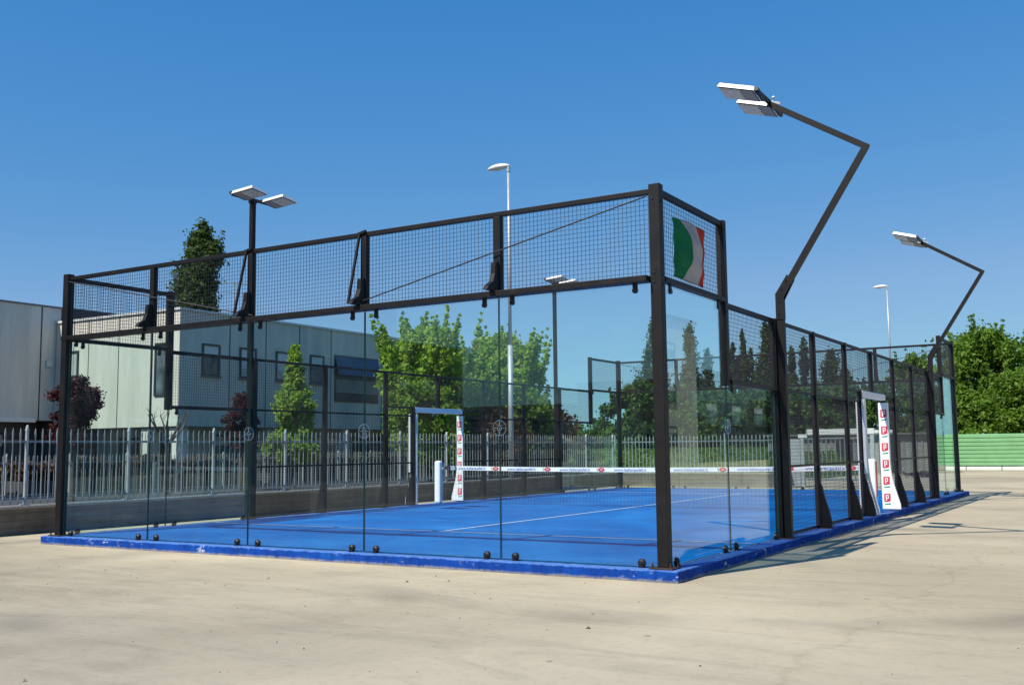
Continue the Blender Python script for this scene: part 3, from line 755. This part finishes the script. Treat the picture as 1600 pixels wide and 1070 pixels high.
# ------------------------------------------------------------------ buildings
def window_x(parent, x, y0, y1, z0, z1, pane, s=1, mull=0):     # in wall plane x, outward s
    f = MB(); w = .09
    xa, xb = sorted((x - s*.02, x + s*.06))
    f.bb(xa, xb, y0, y1, z1-w, z1); f.bb(xa, xb, y0, y1, z0, z0+w); f.bb(xa, xb, y0, y0+w, z0+w, z1-w); f.bb(xa, xb, y1-w, y1, z0+w, z1-w)
    for k in range(mull):
        yy = y0 + (y1-y0)*(k+1)/(mull+1); f.bb(xa, xb, yy-.03, yy+.03, z0+w, z1-w)
    o = f.build('window', M['frame'], parent)
    p = MB(); xa, xb = sorted((x - s*.01, x + s*.012)); p.bb(xa, xb, y0+w, y1-w, z0+w, z1-w); p.build('pane', pane, o)
    p = MB(); xa, xb = sorted((x + s*.0, x + s*.12)); p.bb(xa, xb, y0-.06, y1+.06, z0-.06, z0-.003); p.build('sill', M['gutter'], o)
    if pane is M['blind'] or (pane is M['pane'] and z1-z0 > 1.3):      # half-drawn roller blind
        p = MB(); xa, xb = sorted((x + s*.013, x + s*.02)); zz = z1-w-(z1-z0)*(.62 if pane is M['blind'] else .3); p.bb(xa, xb, y0+w, y1-w, zz, z1-w); p.build('roller_blind', M['trim'], o)
    return o
def window_y(parent, y, x0, x1, z0, z1, pane, s=-1, mull=0):
    f = MB(); w = .09
    ya, yb = sorted((y - s*.02, y + s*.06))
    f.bb(x0, x1, ya, yb, z1-w, z1); f.bb(x0, x1, ya, yb, z0, z0+w); f.bb(x0, x0+w, ya, yb, z0+w, z1-w); f.bb(x1-w, x1, ya, yb, z0+w, z1-w)
    o = f.build('window', M['frame'], parent)
    p = MB(); ya, yb = sorted((y - s*.01, y + s*.012)); p.bb(x0+w, x1-w, ya, yb, z0+w, z1-w); p.build('pane', pane, o); return o

# main hall with the sunlit end
H2 = empty('concrete_hall', (0,0,0), 'two storey pale precast concrete hall with dark windows behind the left fence', 'building')
m1 = MB(); m1.bb(-39.95, -31.3, 20.5, 46, 2.42, 7.5); m1.build('upper_wall', M['panel'], H2)
m1 = MB(); m1.bb(-39.95, -31.22, 20.42, 46.1, 7.502, 7.60); m1.build('roof_coping', M['trim'], H2)
m1 = MB(); m1.bb(-39.95, -31.5, 20.7, 45.8, 7.605, 7.64); m1.build('roof', M['gutter'], H2)
m1 = MB()
for x in (-38.6, -37.5, -35.35, -33.15): m1.bb(x-.02, x+.02, 20.488, 20.499, 2.42, 7.5)
for y in (23.4, 25.7, 28.0, 30.35, 34.5, 38.5, 43): m1.bb(-31.299, -31.286, y-.025, y+.025, 2.42, 7.5)
m1.build('panel_joints', M['joint'], H2)
m1 = MB(); m1.bb(-39.9, -33.0, 23.0, 45.9, -.12, 2.415); m1.build('ground_floor_wall', M['panel'], H2)
m1 = MB(); m1.bb(-39.9, -31.35, 20.55, 23.0, 2.38, 2.418); m1.bb(-33.0, -31.35, 23.0, 45.9, 2.38, 2.418); m1.build('soffit', M['cap'], H2)
for (x, y) in ((-31.75, 20.95), (-33.6, 20.95), (-31.75, 26.4), (-31.75, 31.8), (-31.75, 37.2)):
    m1 = MB(); m1.bb(x-.25, x+.25, y-.3, y+.3, -.12, 2.378); m1.build('column', M['panel'], H2)
window_y(H2, 20.5, -39.2, -38.2, 4.85, 6.1, M['blind'])
window_y(H2, 20.5, -32.85, -32.0, 3.75, 6.1, M['pane'])
for (y0, y1, pn) in ((21.75,22.8,'pane'),(24.0,25.05,'blind'),(26.35,27.45,'blind'),(28.75,29.8,'pane')):
    window_x(H2, -31.3, y0, y1, 4.68, 6.12, M['pane' if pn == 'pane' else 'blind'])
# recessed loggia window
m1 = MB(); m1.bb(-31.32, -31.27, 30.6, 34.2, 3.82, 6.25); m1.build('window_surround', M['frame'], H2)
m1 = MB(); m1.prism([(-31.265, 30.66, 6.18), (-31.265, 34.14, 6.18), (-31.0, 34.14, 5.22), (-31.0, 30.66, 5.22)], (-.02,0,-.02)); m1.build('awning_glazing', M['bluepane'], H2)
m1 = MB(); m1.bb(-31.268, -31.20, 30.7, 34.1, 4.30, 4.98); m1.build('spandrel_panel', M['cap'], H2)
m1 = MB(); m1.bb(-31.268, -31.24, 30.7, 34.1, 3.88, 4.28); m1.build('strip_window', M['dark'], H2)
window_x(H2, -31.3, 38.8, 42.6, 4.3, 6.2, M['pane'], mull=3)
for y0, y1, pn in ((24,26,'pane'),(27,29.4,'dark'),(30.2,33,'pane'),(34,36.5,'dark')):
    window_x(H2, -33.0, y0, y1, .7 if pn == 'pane' else .0, 2.1, M[pn], mull=1)
window_y(H2, 23.0, -38.3, -36.9, .9, 2.0, M['pane'])
for x0 in (-36.0, -34.9):
    m1 = MB(); m1.bb(x0, x0+.95, 22.93, 22.99, -.1, 2.05); m1.build('door', M['frame'], H2)
m1 = MB(); m1.tube((-31.9,24.2,7.64),(-31.9,24.2,9.3),.025,n=6)
m1.bar((-32.2,23.6,9.2),(-31.6,24.8,9.2),.03); m1.bar((-32.2,23.7,8.75),(-31.6,24.7,8.75),.025)
for k in range(5):
    c = Vector((-32.15+.13*k, 23.7+.25*k, 9.2)); m1.bar(c-Vector((.25,-.12,0)), c+Vector((.25,-.12,0)), .018)
m1.build('roof_antenna', M['galv'], H2)
m1 = MB(); m1.bar((-31.3,35.6,7.35),(-30.95,35.6,7.35),.04); m1.box((-30.9,35.6,7.3),(.14,.3,.14)); m1.build('security_camera', M['frame'], H2)

H1 = empty('grey_warehouse', (0,0,0), 'long grey concrete warehouse with vertical panel joints at the left edge', 'building')
m1 = MB(); m1.bb(-60, -40, -20, 20.75, 2.85, 8.25); m1.build('upper_wall', M['panel'], H1)
m1 = MB(); m1.bb(-60, -39.94, -20, 20.8, 8.252, 8.33); m1.build('roof_coping', M['gutter'], H1)
m1 = MB(); m1.bb(-60, -40.02, 20.82, 25.6, 2.9, 8.35); m1.build('stair_block', M['frame'], H1)
m1 = MB(); m1.bb(-60, -40.3, 20.82, 25.6, -.12, 2.88); m1.build('link_wall', M['gutter'], H1)
m1 = MB()
for k in range(14):
    y = 19.72 - 2.37*k; m1.bb(-39.999, -39.985, y-.03, y+.03, 2.85, 8.25)
m1.build('panel_joints', M['joint'], H1)
m1 = MB(); m1.bb(-39.99, -39.55, -20, 19.3, 2.74, 2.93); m1.build('canopy_edge', M['trim'], H1)
m1 = MB(); m1.bb(-60, -41.5, -20, 20.7, -.12, 2.8); m1.build('ground_floor_wall', M['gutter'], H1)
for k in range(5):
    window_x(H1, -41.5, 16-k*4.2, 19-k*4.2, .5, 2.3, M['pane'], mull=2)
m1 = MB(); m1.box((-39.93, 20.15, 5.55), (.12,.3,.3)); m1.build('alarm_box', M['brown'] if 'brown' in M else M['cyl'], H1)
m1 = MB(); m1.tube((-39.9,20.6,2.4),(-39.9,20.6,7.0),.05,n=8); m1.build('downpipe', M['galv'], H1)

# buildings standing behind the photographer, seen as reflections in the glass
B3 = empty('warehouse_behind_camera', (0,0,0), 'dark grey warehouse behind the viewpoint mirrored in the left panes', 'building')
m1 = MB(); m1.bb(-46, -33, -45, -34.3, -.12, 7.6); m1.bb(-50, -30, -34.2, -1, -.12, 10.5); m1.build('wall', M['frame'], B3)
m1 = MB(); m1.bb(-46.1, -32.9, -45.1, -34.3, 7.602, 7.75); m1.bb(-50.1, -29.9, -34.2, -.9, 10.502, 10.6); m1.build('roof', M['gutter'], B3)
for k in range(3): window_x(B3, -33, -36-3.2*k, -34-3.2*k, 3.8, 5.6, M['pane'], mull=1)
B4 = empty('low_shed_behind_camera', (0,0,0), 'low dark shed row behind the viewpoint mirrored in the middle panes', 'building')
m1 = MB(); m1.bb(-52, -32.6, -68, -60, -.12, 4.6); m1.bb(-32.5, -8, -70, -60, -.12, 6.1); m1.build('wall', M['asphalt'], B4)
m1 = MB(); m1.bb(-52.2, -32.6, -68.2, -59.8, 4.602, 4.75); m1.bb(-32.5, -7.8, -70.2, -59.8, 6.102, 6.3); m1.build('roof', M['gutter'], B4)
for k in range(6): window_y(B4, -60, -50+7*k, -47+7*k, 1.2, 3.2, M['pane'], s=1)

B5 = empty('pale_tower_block', (0,0,0), 'tall pale block right of the viewpoint, mirrored beside the near corner post', 'building')
m1 = MB(); m1.bb(30, 44, 50, 78.5, -.12, 12.4); m1.build('wall', M['panel'], B5)
m1 = MB(); m1.bb(29.8, 44.2, 49.8, 78.6, 12.402, 12.7); m1.build('roof', M['gutter'], B5)
for k in range(4):
    for q in range(3): window_x(B5, 30, 52+6.5*k, 54+6.5*k, 1.5+3.6*q, 3.1+3.6*q, M['pane'], s=-1)
B6 = empty('dark_depot', (0,0,0), 'long dark depot right of the viewpoint, mirrored in the side panels', 'building')
m1 = MB(); m1.bb(30.5, 44, 79, 135, -.12, 8.4); m1.build('wall', M['asphalt'], B6)
m1 = MB(); m1.bb(30.3, 44.2, 78.8, 135.2, 8.402, 8.6); m1.build('roof', M['gutter'], B6)
B7 = empty('sky_reflection_block', (0,0,0), 'unseen dark block right of the viewpoint, added to darken the far left side pane', 'building')  # added out of view to keep reflected sky out of the left side pane
m1 = MB(); m1.bb(30.5, 44, 8, 49.5, -.12, 9.5); m1.build('wall', M['frame'], B7)
m1 = MB(); m1.bb(30.3, 44.2, 7.8, 49.6, 9.502, 9.7); m1.build('roof', M['gutter'], B7)
for k in range(7): window_x(B6, 30.5, 82+7*k, 85+7*k, 3.5, 5.5, M['pane'], s=-1)

# ------------------------------------------------------------------ vegetation
def limbs(mb, base, tops, r0, z_split):
    base = Vector(base)
    for tp in tops:
        tp = Vector(tp); mid = base.lerp(tp, .5) + Vector((random.uniform(-.1,.1), random.uniform(-.1,.1), .1*(tp-base).length))
        mb.tube(base, mid, r0*.5, r0*.3, 6); mb.tube(mid, tp, r0*.3, r0*.08, 5)
def tree(name, loc, H, rad, label, cat, lm, zc=.25, shape='round', leaf=.12, n=6000, clumps=60, tr=.12, group=None, spread=.22, seed=0, asp=.6, shoots=0):
    global rng
    rng = np.random.default_rng(seed+11); random.seed(seed)
    r = empty(name, (loc[0], loc[1], loc[2] if len(loc) > 2 else -.12), label, cat, group)
    z0 = H*zc; C = []; rc = []
    for k in range(clumps):
        t = (k + rng.random())/clumps
        if shape == 'round': prof = math.sqrt(max(.02, 1-(2*t-.85)**2/1.35))
        elif shape == 'poplar': prof = (min(1, t/.12)**.6)*(1-t**2.6)**.8*(.72+.28*math.sin(7*t+seed))
        else: prof = (min(1, (t+.12)/.25))*(1-t)**.75*(.75+.35*abs(math.sin(9*t+seed)))
        a = rng.random()*6.283; q = rng.random()**.45
        lob = 1 + .22*math.sin(2*a+seed) + .14*math.sin(5*a+2*seed+4*t)
        rr = rad*prof*q*lob*.86
        C.append((rr*math.cos(a), rr*math.sin(a), z0 + (H-z0)*t*(.97 if shape != 'round' else .9))); rc.append(rad*spread*(.55+.8*rng.random())*(1 if shape == 'round' else (.4+.6*prof)))
    for k in range(shoots):                      # upright shoots that break the outline
        a = rng.random()*6.283; q = rng.random()**.6*rad*.8; h0 = z0 + (H-z0)*(.62+.25*rng.random())*(1-.35*(q/rad)**2); L = (H-h0)*(.5+.55*rng.random()) + .2
        for e in range(9):
            C.append((q*math.cos(a)*(1+.04*e), q*math.sin(a)*(1+.04*e), h0 + L*e/8)); rc.append(rad*.075*(1.35-.12*e))
    C = np.array(C); rc = np.array(rc)
    w = rc**1.7; w /= w.sum(); idx = rng.choice(len(C), n, p=w)
    d = rng.normal(size=(n,3)); d /= np.linalg.norm(d, axis=1, keepdims=True)
    q = rng.random(n)**.45
    zs = 1.9 if shape == 'poplar' else (.8 if shape == 'round' else .75)
    P = C[idx] + (d*(q*.55)[:,None] + rng.normal(size=(n,3))*.36)*rc[idx][:,None]*np.array([1,1,zs])
    # twigs poking out
    k = rng.random(n) < .10; P[k] += d[k]*(rc[idx][k]*.5*rng.random(k.sum()))[:,None]*np.array([1,1,1.6])
    P[:,2] = np.maximum(P[:,2], .06)
    Nn = d*.9 + rng.normal(size=(n,3))*.75 + np.array([0,0,.35])
    leaf_mesh('crown', P, Nn, leaf*(.6+.8*rng.random(n)), lm, r, asp)
    mb = MB(); top = z0 + (H-z0)*(.85 if shape == 'poplar' else .55)
    m0 = Vector((.03*H*rng.normal()*.3, .03*H*rng.normal()*.3, z0+.1))
    mb.tube((0,0,0), m0, tr, tr*.8, 9); mb.tube(m0, (0,0,top), tr*.78, tr*.25, 8)
    sel = rng.choice(len(C), min(len(C), 14), replace=False)
    for s_ in sel:
        c = C[s_]; st = m0.lerp(Vector((0,0,top)), max(0, min(.95, (c[2]-z0)/(max(.1, top-z0)) - .25)))
        limbs(mb, st, [c], tr, 0)
    mb.build('trunk', M['bark'], r)
    return r
G1 = 'trees on the strip behind the left fence'
tree('plum_tree', (-22.3,9.0), 3.75, .80, 'round purple plum tree behind the near left corner post', 'tree', L_plum, .42, 'round', .05, 9500, 90, .07, G1, .22, 1, .6, 0)
tree('plum_tree', (-23.4,16.6), 3.6, .74, 'smaller reddish plum tree beside the left black lamp post', 'tree', L_plum, .42, 'round', .05, 8000, 80, .07, G1, .22, 2, .6, 0)
tree('maple_tree', (-19.7,15.4), 5.0, 1.12, 'young bright green maple with a pointed crown in front of the concrete hall', 'tree', L_young, .20, 'cone', .065, 16000, 110, .06, G1, .24, 3, .8, 0)
tree('leafy_tree', (-21.8,25.9), 7.1, 2.45, 'broad fresh green tree covering the right end of the concrete hall', 'tree', L_young, .16, 'round', .085, 52000, 230, .16, G1, .17, 4, .7, 26)
tree('leafy_tree', (-22.2,32.6), 7.3, 2.35, 'green tree with a ragged pointed top behind the first street lamp', 'tree', L_young, .14, 'round', .085, 50000, 220, .16, G1, .17, 5, .7, 24)
tree('leafy_tree', (-21.2,30.5), 4.6, 3.0, 'low dark green bushy tree under the broad fresh green one', 'tree', L_mid, .12, 'round', .10, 22000, 150, .12, G1, .18, 6, .7, 8)
tree('copper_bush', (-19.6,27.5), 3.1, 1.6, 'reddish brown bush behind the fence under the green trees', 'bush', L_brown, .1, 'round', .11, 5000, 50, .07, None, .3, 7)
tree('copper_bush', (-19.9,33.5), 3.3, 2.0, 'wide dark brown bush right of the doorway arch on the left', 'bush', L_brown, .1, 'round', .12, 5000, 50, .07, None, .3, 8)
# bare pollarded tree
r = empty('bare_tree', (-23.3,13.2,-.12), 'leafless pollarded tree with short crooked branches before the hall corner', 'tree', G1)
mb = MB(); mb.tube((0,0,0), (.05,.02,1.7), .10, .08, 9)
rb = random.Random(3)
for k in range(7):
    a = k*.9; b0 = Vector((.05,.02,1.65)); b1 = b0 + Vector((.45*math.cos(a), .45*math.sin(a), .55)); b2 = b1 + Vector((.25*math.cos(a+.5), .25*math.sin(a+.5), .45))
    mb.tube(b0, b1, .05, .035, 6); mb.tube(b1, b2, .035, .012, 6)
    for j in range(5):
        e = b1.lerp(b2, .3+.15*j); mb.tube(e, e + Vector((rb.uniform(-.2,.2), rb.uniform(-.2,.2), rb.uniform(.15,.4))), .010, .004, 4)
mb.build('trunk', M['bark'], r)
# dark poplar behind the hall
def poplar(x, y, H, rad, label, seed, n=5000, leaf=.2, zc=.04, group='tall slim poplars beyond the court'):
    tree('poplar_tree', (x, y), H, rad*1.35, label, 'tree', L_pop, zc, 'poplar', leaf*.75, int(n*1.7), 130, .22, group, .30, seed, .6, 0)
poplar(-54.5, 42.4, 18.3, 2.25, 'tall dark poplar rising above the roof of the concrete hall', 21, 26000, .2, .25, 'tall slim poplars beyond the court')
for i, (x, y, H, rad, lb) in enumerate([(-32.1,73.8,12.9,1.75,'broad poplar partly hidden by the near corner post'),(-30.1,77.4,12.6,1.65,'tall poplar seen through the glass just right of the near corner post'),(-29.8,81.0,10.8,.95,'short dark poplar against the tall one right of the corner post'),
    (-27.8,82.3,11.4,.62,'slim poplar left of the tallest thin one in the upper mesh bay'),(-27.0,82.8,12.7,.60,'tallest thin poplar between the step post and the bent mast'),(-27.0,85.1,11.0,.62,'shorter thin poplar just right of the tallest thin one'),
    (-24.2,80.9,12.7,1.55,'thick poplar standing behind the bent floodlight mast'),(-23.7,87.1,11.1,1.05,'pointed poplar just right of the bent floodlight mast'),(-22.1,85.7,11.7,1.0,'poplar between the first two posts right of the bent mast'),(-20.5,89.1,10.6,1.6,'rounder poplar beside the second side post'),(-24.9,88.5,9.0,1.6,'low broad poplar filling the gap right of the thick one behind the bent mast'),(-18.6,86.0,8.6,1.6,'low poplar right of the rounder one beside the second side post'),(-33.6,76.5,8.6,1.5,'low poplar between the near corner post and the tall one to its right')]):
    poplar(x, y, H, rad, lb, 30+i, 6000 if rad > 1 else 3200, .17)
mass = [(-21.8,47.1,5.6,2.0,'dark green round tree at the left edge of the far wood, beside open sky'),(-21.2,52.2,5.5,2.2,'dark green tree behind the near corner post'),(-18.2,51.6,5.2,2.2,'dark green tree seen through the near side glass panel'),
    (-16.6,54.9,5.5,2.2,'dark green tree left of the bent mast above the far fence'),(-15.6,60.2,5.6,2.3,'dark green tree behind the left end of the pale gate'),(-12.9,59.6,5.7,2.2,'dark green tree above the middle of the pale gate'),
    (-11.6,65.1,5.9,2.3,'dark green tree behind the padded doorway'),(-10.7,75.0,9.0,2.3,'tall dark green tree behind the far end mesh'),(-7.3,65.4,5.6,2.2,'dark green tree just left of the far right corner post')]
for i, (x, y, H, rad, lb) in enumerate(mass):
    tree('woodland_tree', (x, y), H, rad, lb, 'tree', L_mid if i == 7 else L_dark, .03, 'round', .13, 17000, 150, .16, 'dense dark trees beyond the far fence', .2, 50+i, .7, 8)
for i, (x, y, H, rad, lb, lm) in enumerate([(-5.3,72.4,10.4,3.9,'tallest green tree at right, behind the green barrier',L_mid),(-1.6,64.8,6.6,3.0,'lighter green bushy tree at the right edge above the barrier',L_mid),(-5.0,60.0,4.9,1.9,'small yellowish green bush tree beside the far right corner post',L_mid),(-1.0,80.9,9.6,3.9,'dark tree behind the others at the right edge',L_dark),(3.5,72,9.0,3.5,'green tree just past the right edge above the barrier',L_mid)]):
    tree('broadleaf_tree', (x, y), H, rad, lb, 'tree', lm, .06, 'round', .12, 52000, 280, .22, 'broad green trees behind the green barrier', .19, 70+i, .7, 14)
for i, (x, y, H, rad, lb) in enumerate([(-53,96,3.9,4.0,'low distant tree left of the far corner under open sky'),(-62,106,4.4,5.0,'low distant tree behind the fence beyond the second left mast'),(-49,99,4.0,3.5,'low distant tree nearest the far corner post'),(-74,100,4.6,5,'low distant tree just right of the ragged green tree'),(-45.7,89,4.6,.7,'tiny dark cypress on the skyline')]):
    tree('distant_tree', (x, y), H, rad, lb, 'tree', L_mid if i != 4 else L_dark, .03, 'round' if i != 4 else 'poplar', .28, 3500 if i != 4 else 900, 50, .2, 'low trees on the skyline', .3, 90+i, .7)
# hedge in a planter behind the left fence
for i, (y0, y1, lm, lb) in enumerate(((-2, 9.5, L_hedge, 'brownish clipped hedge behind the far left of the fence'), (10.2, 20.5, L_brown, 'reddish hedge in front of the lit hall wall'), (21.2, 36, L_hedge, 'green and brown hedge below the shaded hall wall'))):
    r = empty('hedge', (-27.2, (y0+y1)/2, -.12), lb, 'hedge', 'hedge sections in the planter behind the fence')
    m1 = MB(); m1.bb(-.7, .7, -(y1-y0)/2, (y1-y0)/2, 0, .50); m1.build('planter_wall', M['asphalt'], r)
    rng = np.random.default_rng(5+i); n = 9000; L = y1-y0
    P = np.stack([rng.uniform(-.6,.6,n), rng.uniform(-L/2,L/2,n), .5+rng.random(n)**.6*.65], 1)
    P[:,2] += .12*np.sin(P[:,1]*2.1+i)*(P[:,2]-.5)/.6
    leaf_mesh('foliage', P, rng.normal(size=(n,3))+np.array([.4,0,.5]), .09*(.6+.8*rng.random(n)), lm, r, .7)
# weeds along the yard edge of the low wall: none visible; grass blades on the bank
rng = np.random.default_rng(9); n = 26000
x = rng.uniform(-40,-7.3,n); y = rng.uniform(35,62,n); tt = np.clip((y-34)/12,0,1); e = np.clip((-7.2-x)/2,0,1)
P = np.stack([x, y, -.14+1.25*(tt*tt*(3-2*tt))*e+.05], 1)
o = leaf_mesh('grass_tufts', P, np.stack([rng.normal(size=n), rng.normal(size=n)-1, rng.normal(size=n)*.3], 1), .10*(.5+rng.random(n)), leaf_mat('grass_blades', (.05,.09,.015), (.17,.24,.05), .3), None, .8)
tag(o, 'short green grass covering the bank behind the far fence', 'grass', kind='stuff')

# loose grit and leaf litter on the yard
rng = np.random.default_rng(21); g = MB()
for k in range(520):
    x = rng.uniform(-12, 9); y = rng.uniform(-9.3, -.4) if x < .4 else rng.uniform(-9.3, 22)
    r_ = rng.uniform(.004, .011) if rng.random() < .93 else rng.uniform(.014,.024); a = rng.random()*3.14; q = rng.uniform(.5, 1.2)
    c_, s_ = math.cos(a)*r_, math.sin(a)*r_
    g.cur = int(rng.random() < .45)
    g.add([(x+c_, y+s_, -.119), (x-s_*q, y+c_*q, -.119), (x-c_, y-s_, -.119), (x+s_*q, y-c_*q, -.119), (x, y, -.119+r_*.8)], [(0,1,4),(1,2,4),(2,3,4),(3,0,4)])
tag(g.build('grit', [M['cap'], M['bark']]), 'scattered grit and bits of dead leaf on the pale concrete', 'grit', kind='stuff')

# ------------------------------------------------------------------ sky, sun, camera
w = bpy.data.worlds.new('World'); scene.world = w; w.use_nodes = True; nt = w.node_tree
bg = nt.nodes['Background']; sk = nt.nodes.new('ShaderNodeTexSky'); sk.sky_type = 'NISHITA'; sk.sun_disc = False
to_sun = Vector((-.235, -.78, 1.0)).normalized()
sk.sun_elevation = math.asin(to_sun.z); sk.sun_rotation = math.atan2(to_sun.x, to_sun.y)
sk.altitude = 0; sk.air_density = 1.0; sk.dust_density = .2; sk.ozone_density = 3.0
# grade of the clear sky: deep saturated blue overhead, pale at the horizon, as through a polariser
sp = nt.nodes.new('ShaderNodeSeparateColor'); cb2 = nt.nodes.new('ShaderNodeCombineColor'); nt.links.new(sk.outputs[0], sp.inputs[0])
for k, (g_, a_) in enumerate(((1.5, .27), (.69, .928), (.34, 2.40))):
    pw = N(nt, 'ShaderNodeMath', operation='POWER'); nt.links.new(sp.outputs[k], pw.inputs[0]); pw.inputs[1].default_value = g_
    mu = N(nt, 'ShaderNodeMath', operation='MULTIPLY'); nt.links.new(pw.outputs[0], mu.inputs[0]); mu.inputs[1].default_value = a_
    chans = (chans if k else []) + [mu]
lim = N(nt, 'ShaderNodeMath', operation='MULTIPLY'); nt.links.new(chans[1].outputs[0], lim.inputs[0]); lim.inputs[1].default_value = .53
mn = N(nt, 'ShaderNodeMath', operation='MINIMUM'); nt.links.new(chans[0].outputs[0], mn.inputs[0]); nt.links.new(lim.outputs[0], mn.inputs[1])
nt.links.new(mn.outputs[0], cb2.inputs[0]); nt.links.new(chans[1].outputs[0], cb2.inputs[1]); nt.links.new(chans[2].outputs[0], cb2.inputs[2])
nt.links.new(cb2.outputs[0], bg.inputs[0]); bg.inputs[1].default_value = .115
sd = bpy.data.lights.new('Sun', 'SUN'); sd.energy = 4.2; sd.angle = R(.53); sd.color = (1, .94, .85)
so_ = bpy.data.objects.new('Sun', sd); COL.objects.link(so_); so_.rotation_euler = to_sun.to_track_quat('Z', 'Y').to_euler()

cx, cy, cz, yaw, pit, rol, f = 4.2921, -10.0497, 1.2394, -.5469, .1040, -.0105, 1605.17
fw = Vector((math.sin(yaw)*math.cos(pit), math.cos(yaw)*math.cos(pit), math.sin(pit)))
rt = Vector((math.cos(yaw), -math.sin(yaw), 0)); up = rt.cross(fw)
r2 = rt*math.cos(rol) + up*math.sin(rol); u2 = -rt*math.sin(rol) + up*math.cos(rol)
cam = bpy.data.cameras.new('Camera'); co = bpy.data.objects.new('Camera', cam); COL.objects.link(co)
co.matrix_world = Matrix(((r2.x, u2.x, -fw.x, cx), (r2.y, u2.y, -fw.y, cy), (r2.z, u2.z, -fw.z, cz), (0,0,0,1)))
cam.sensor_fit = 'HORIZONTAL'; cam.sensor_width = 36; cam.lens = 36*f/1600; cam.clip_end = 3000; cam.clip_start = .05
scene.camera = co
scene.view_settings.view_transform = 'Standard'; scene.view_settings.look = 'None'; scene.view_settings.exposure = .45
scene.render.engine = 'CYCLES'
scene.cycles.transparent_max_bounces = 40; scene.cycles.max_bounces = 10; scene.cycles.glossy_bounces = 6; scene.cycles.transmission_bounces = 8
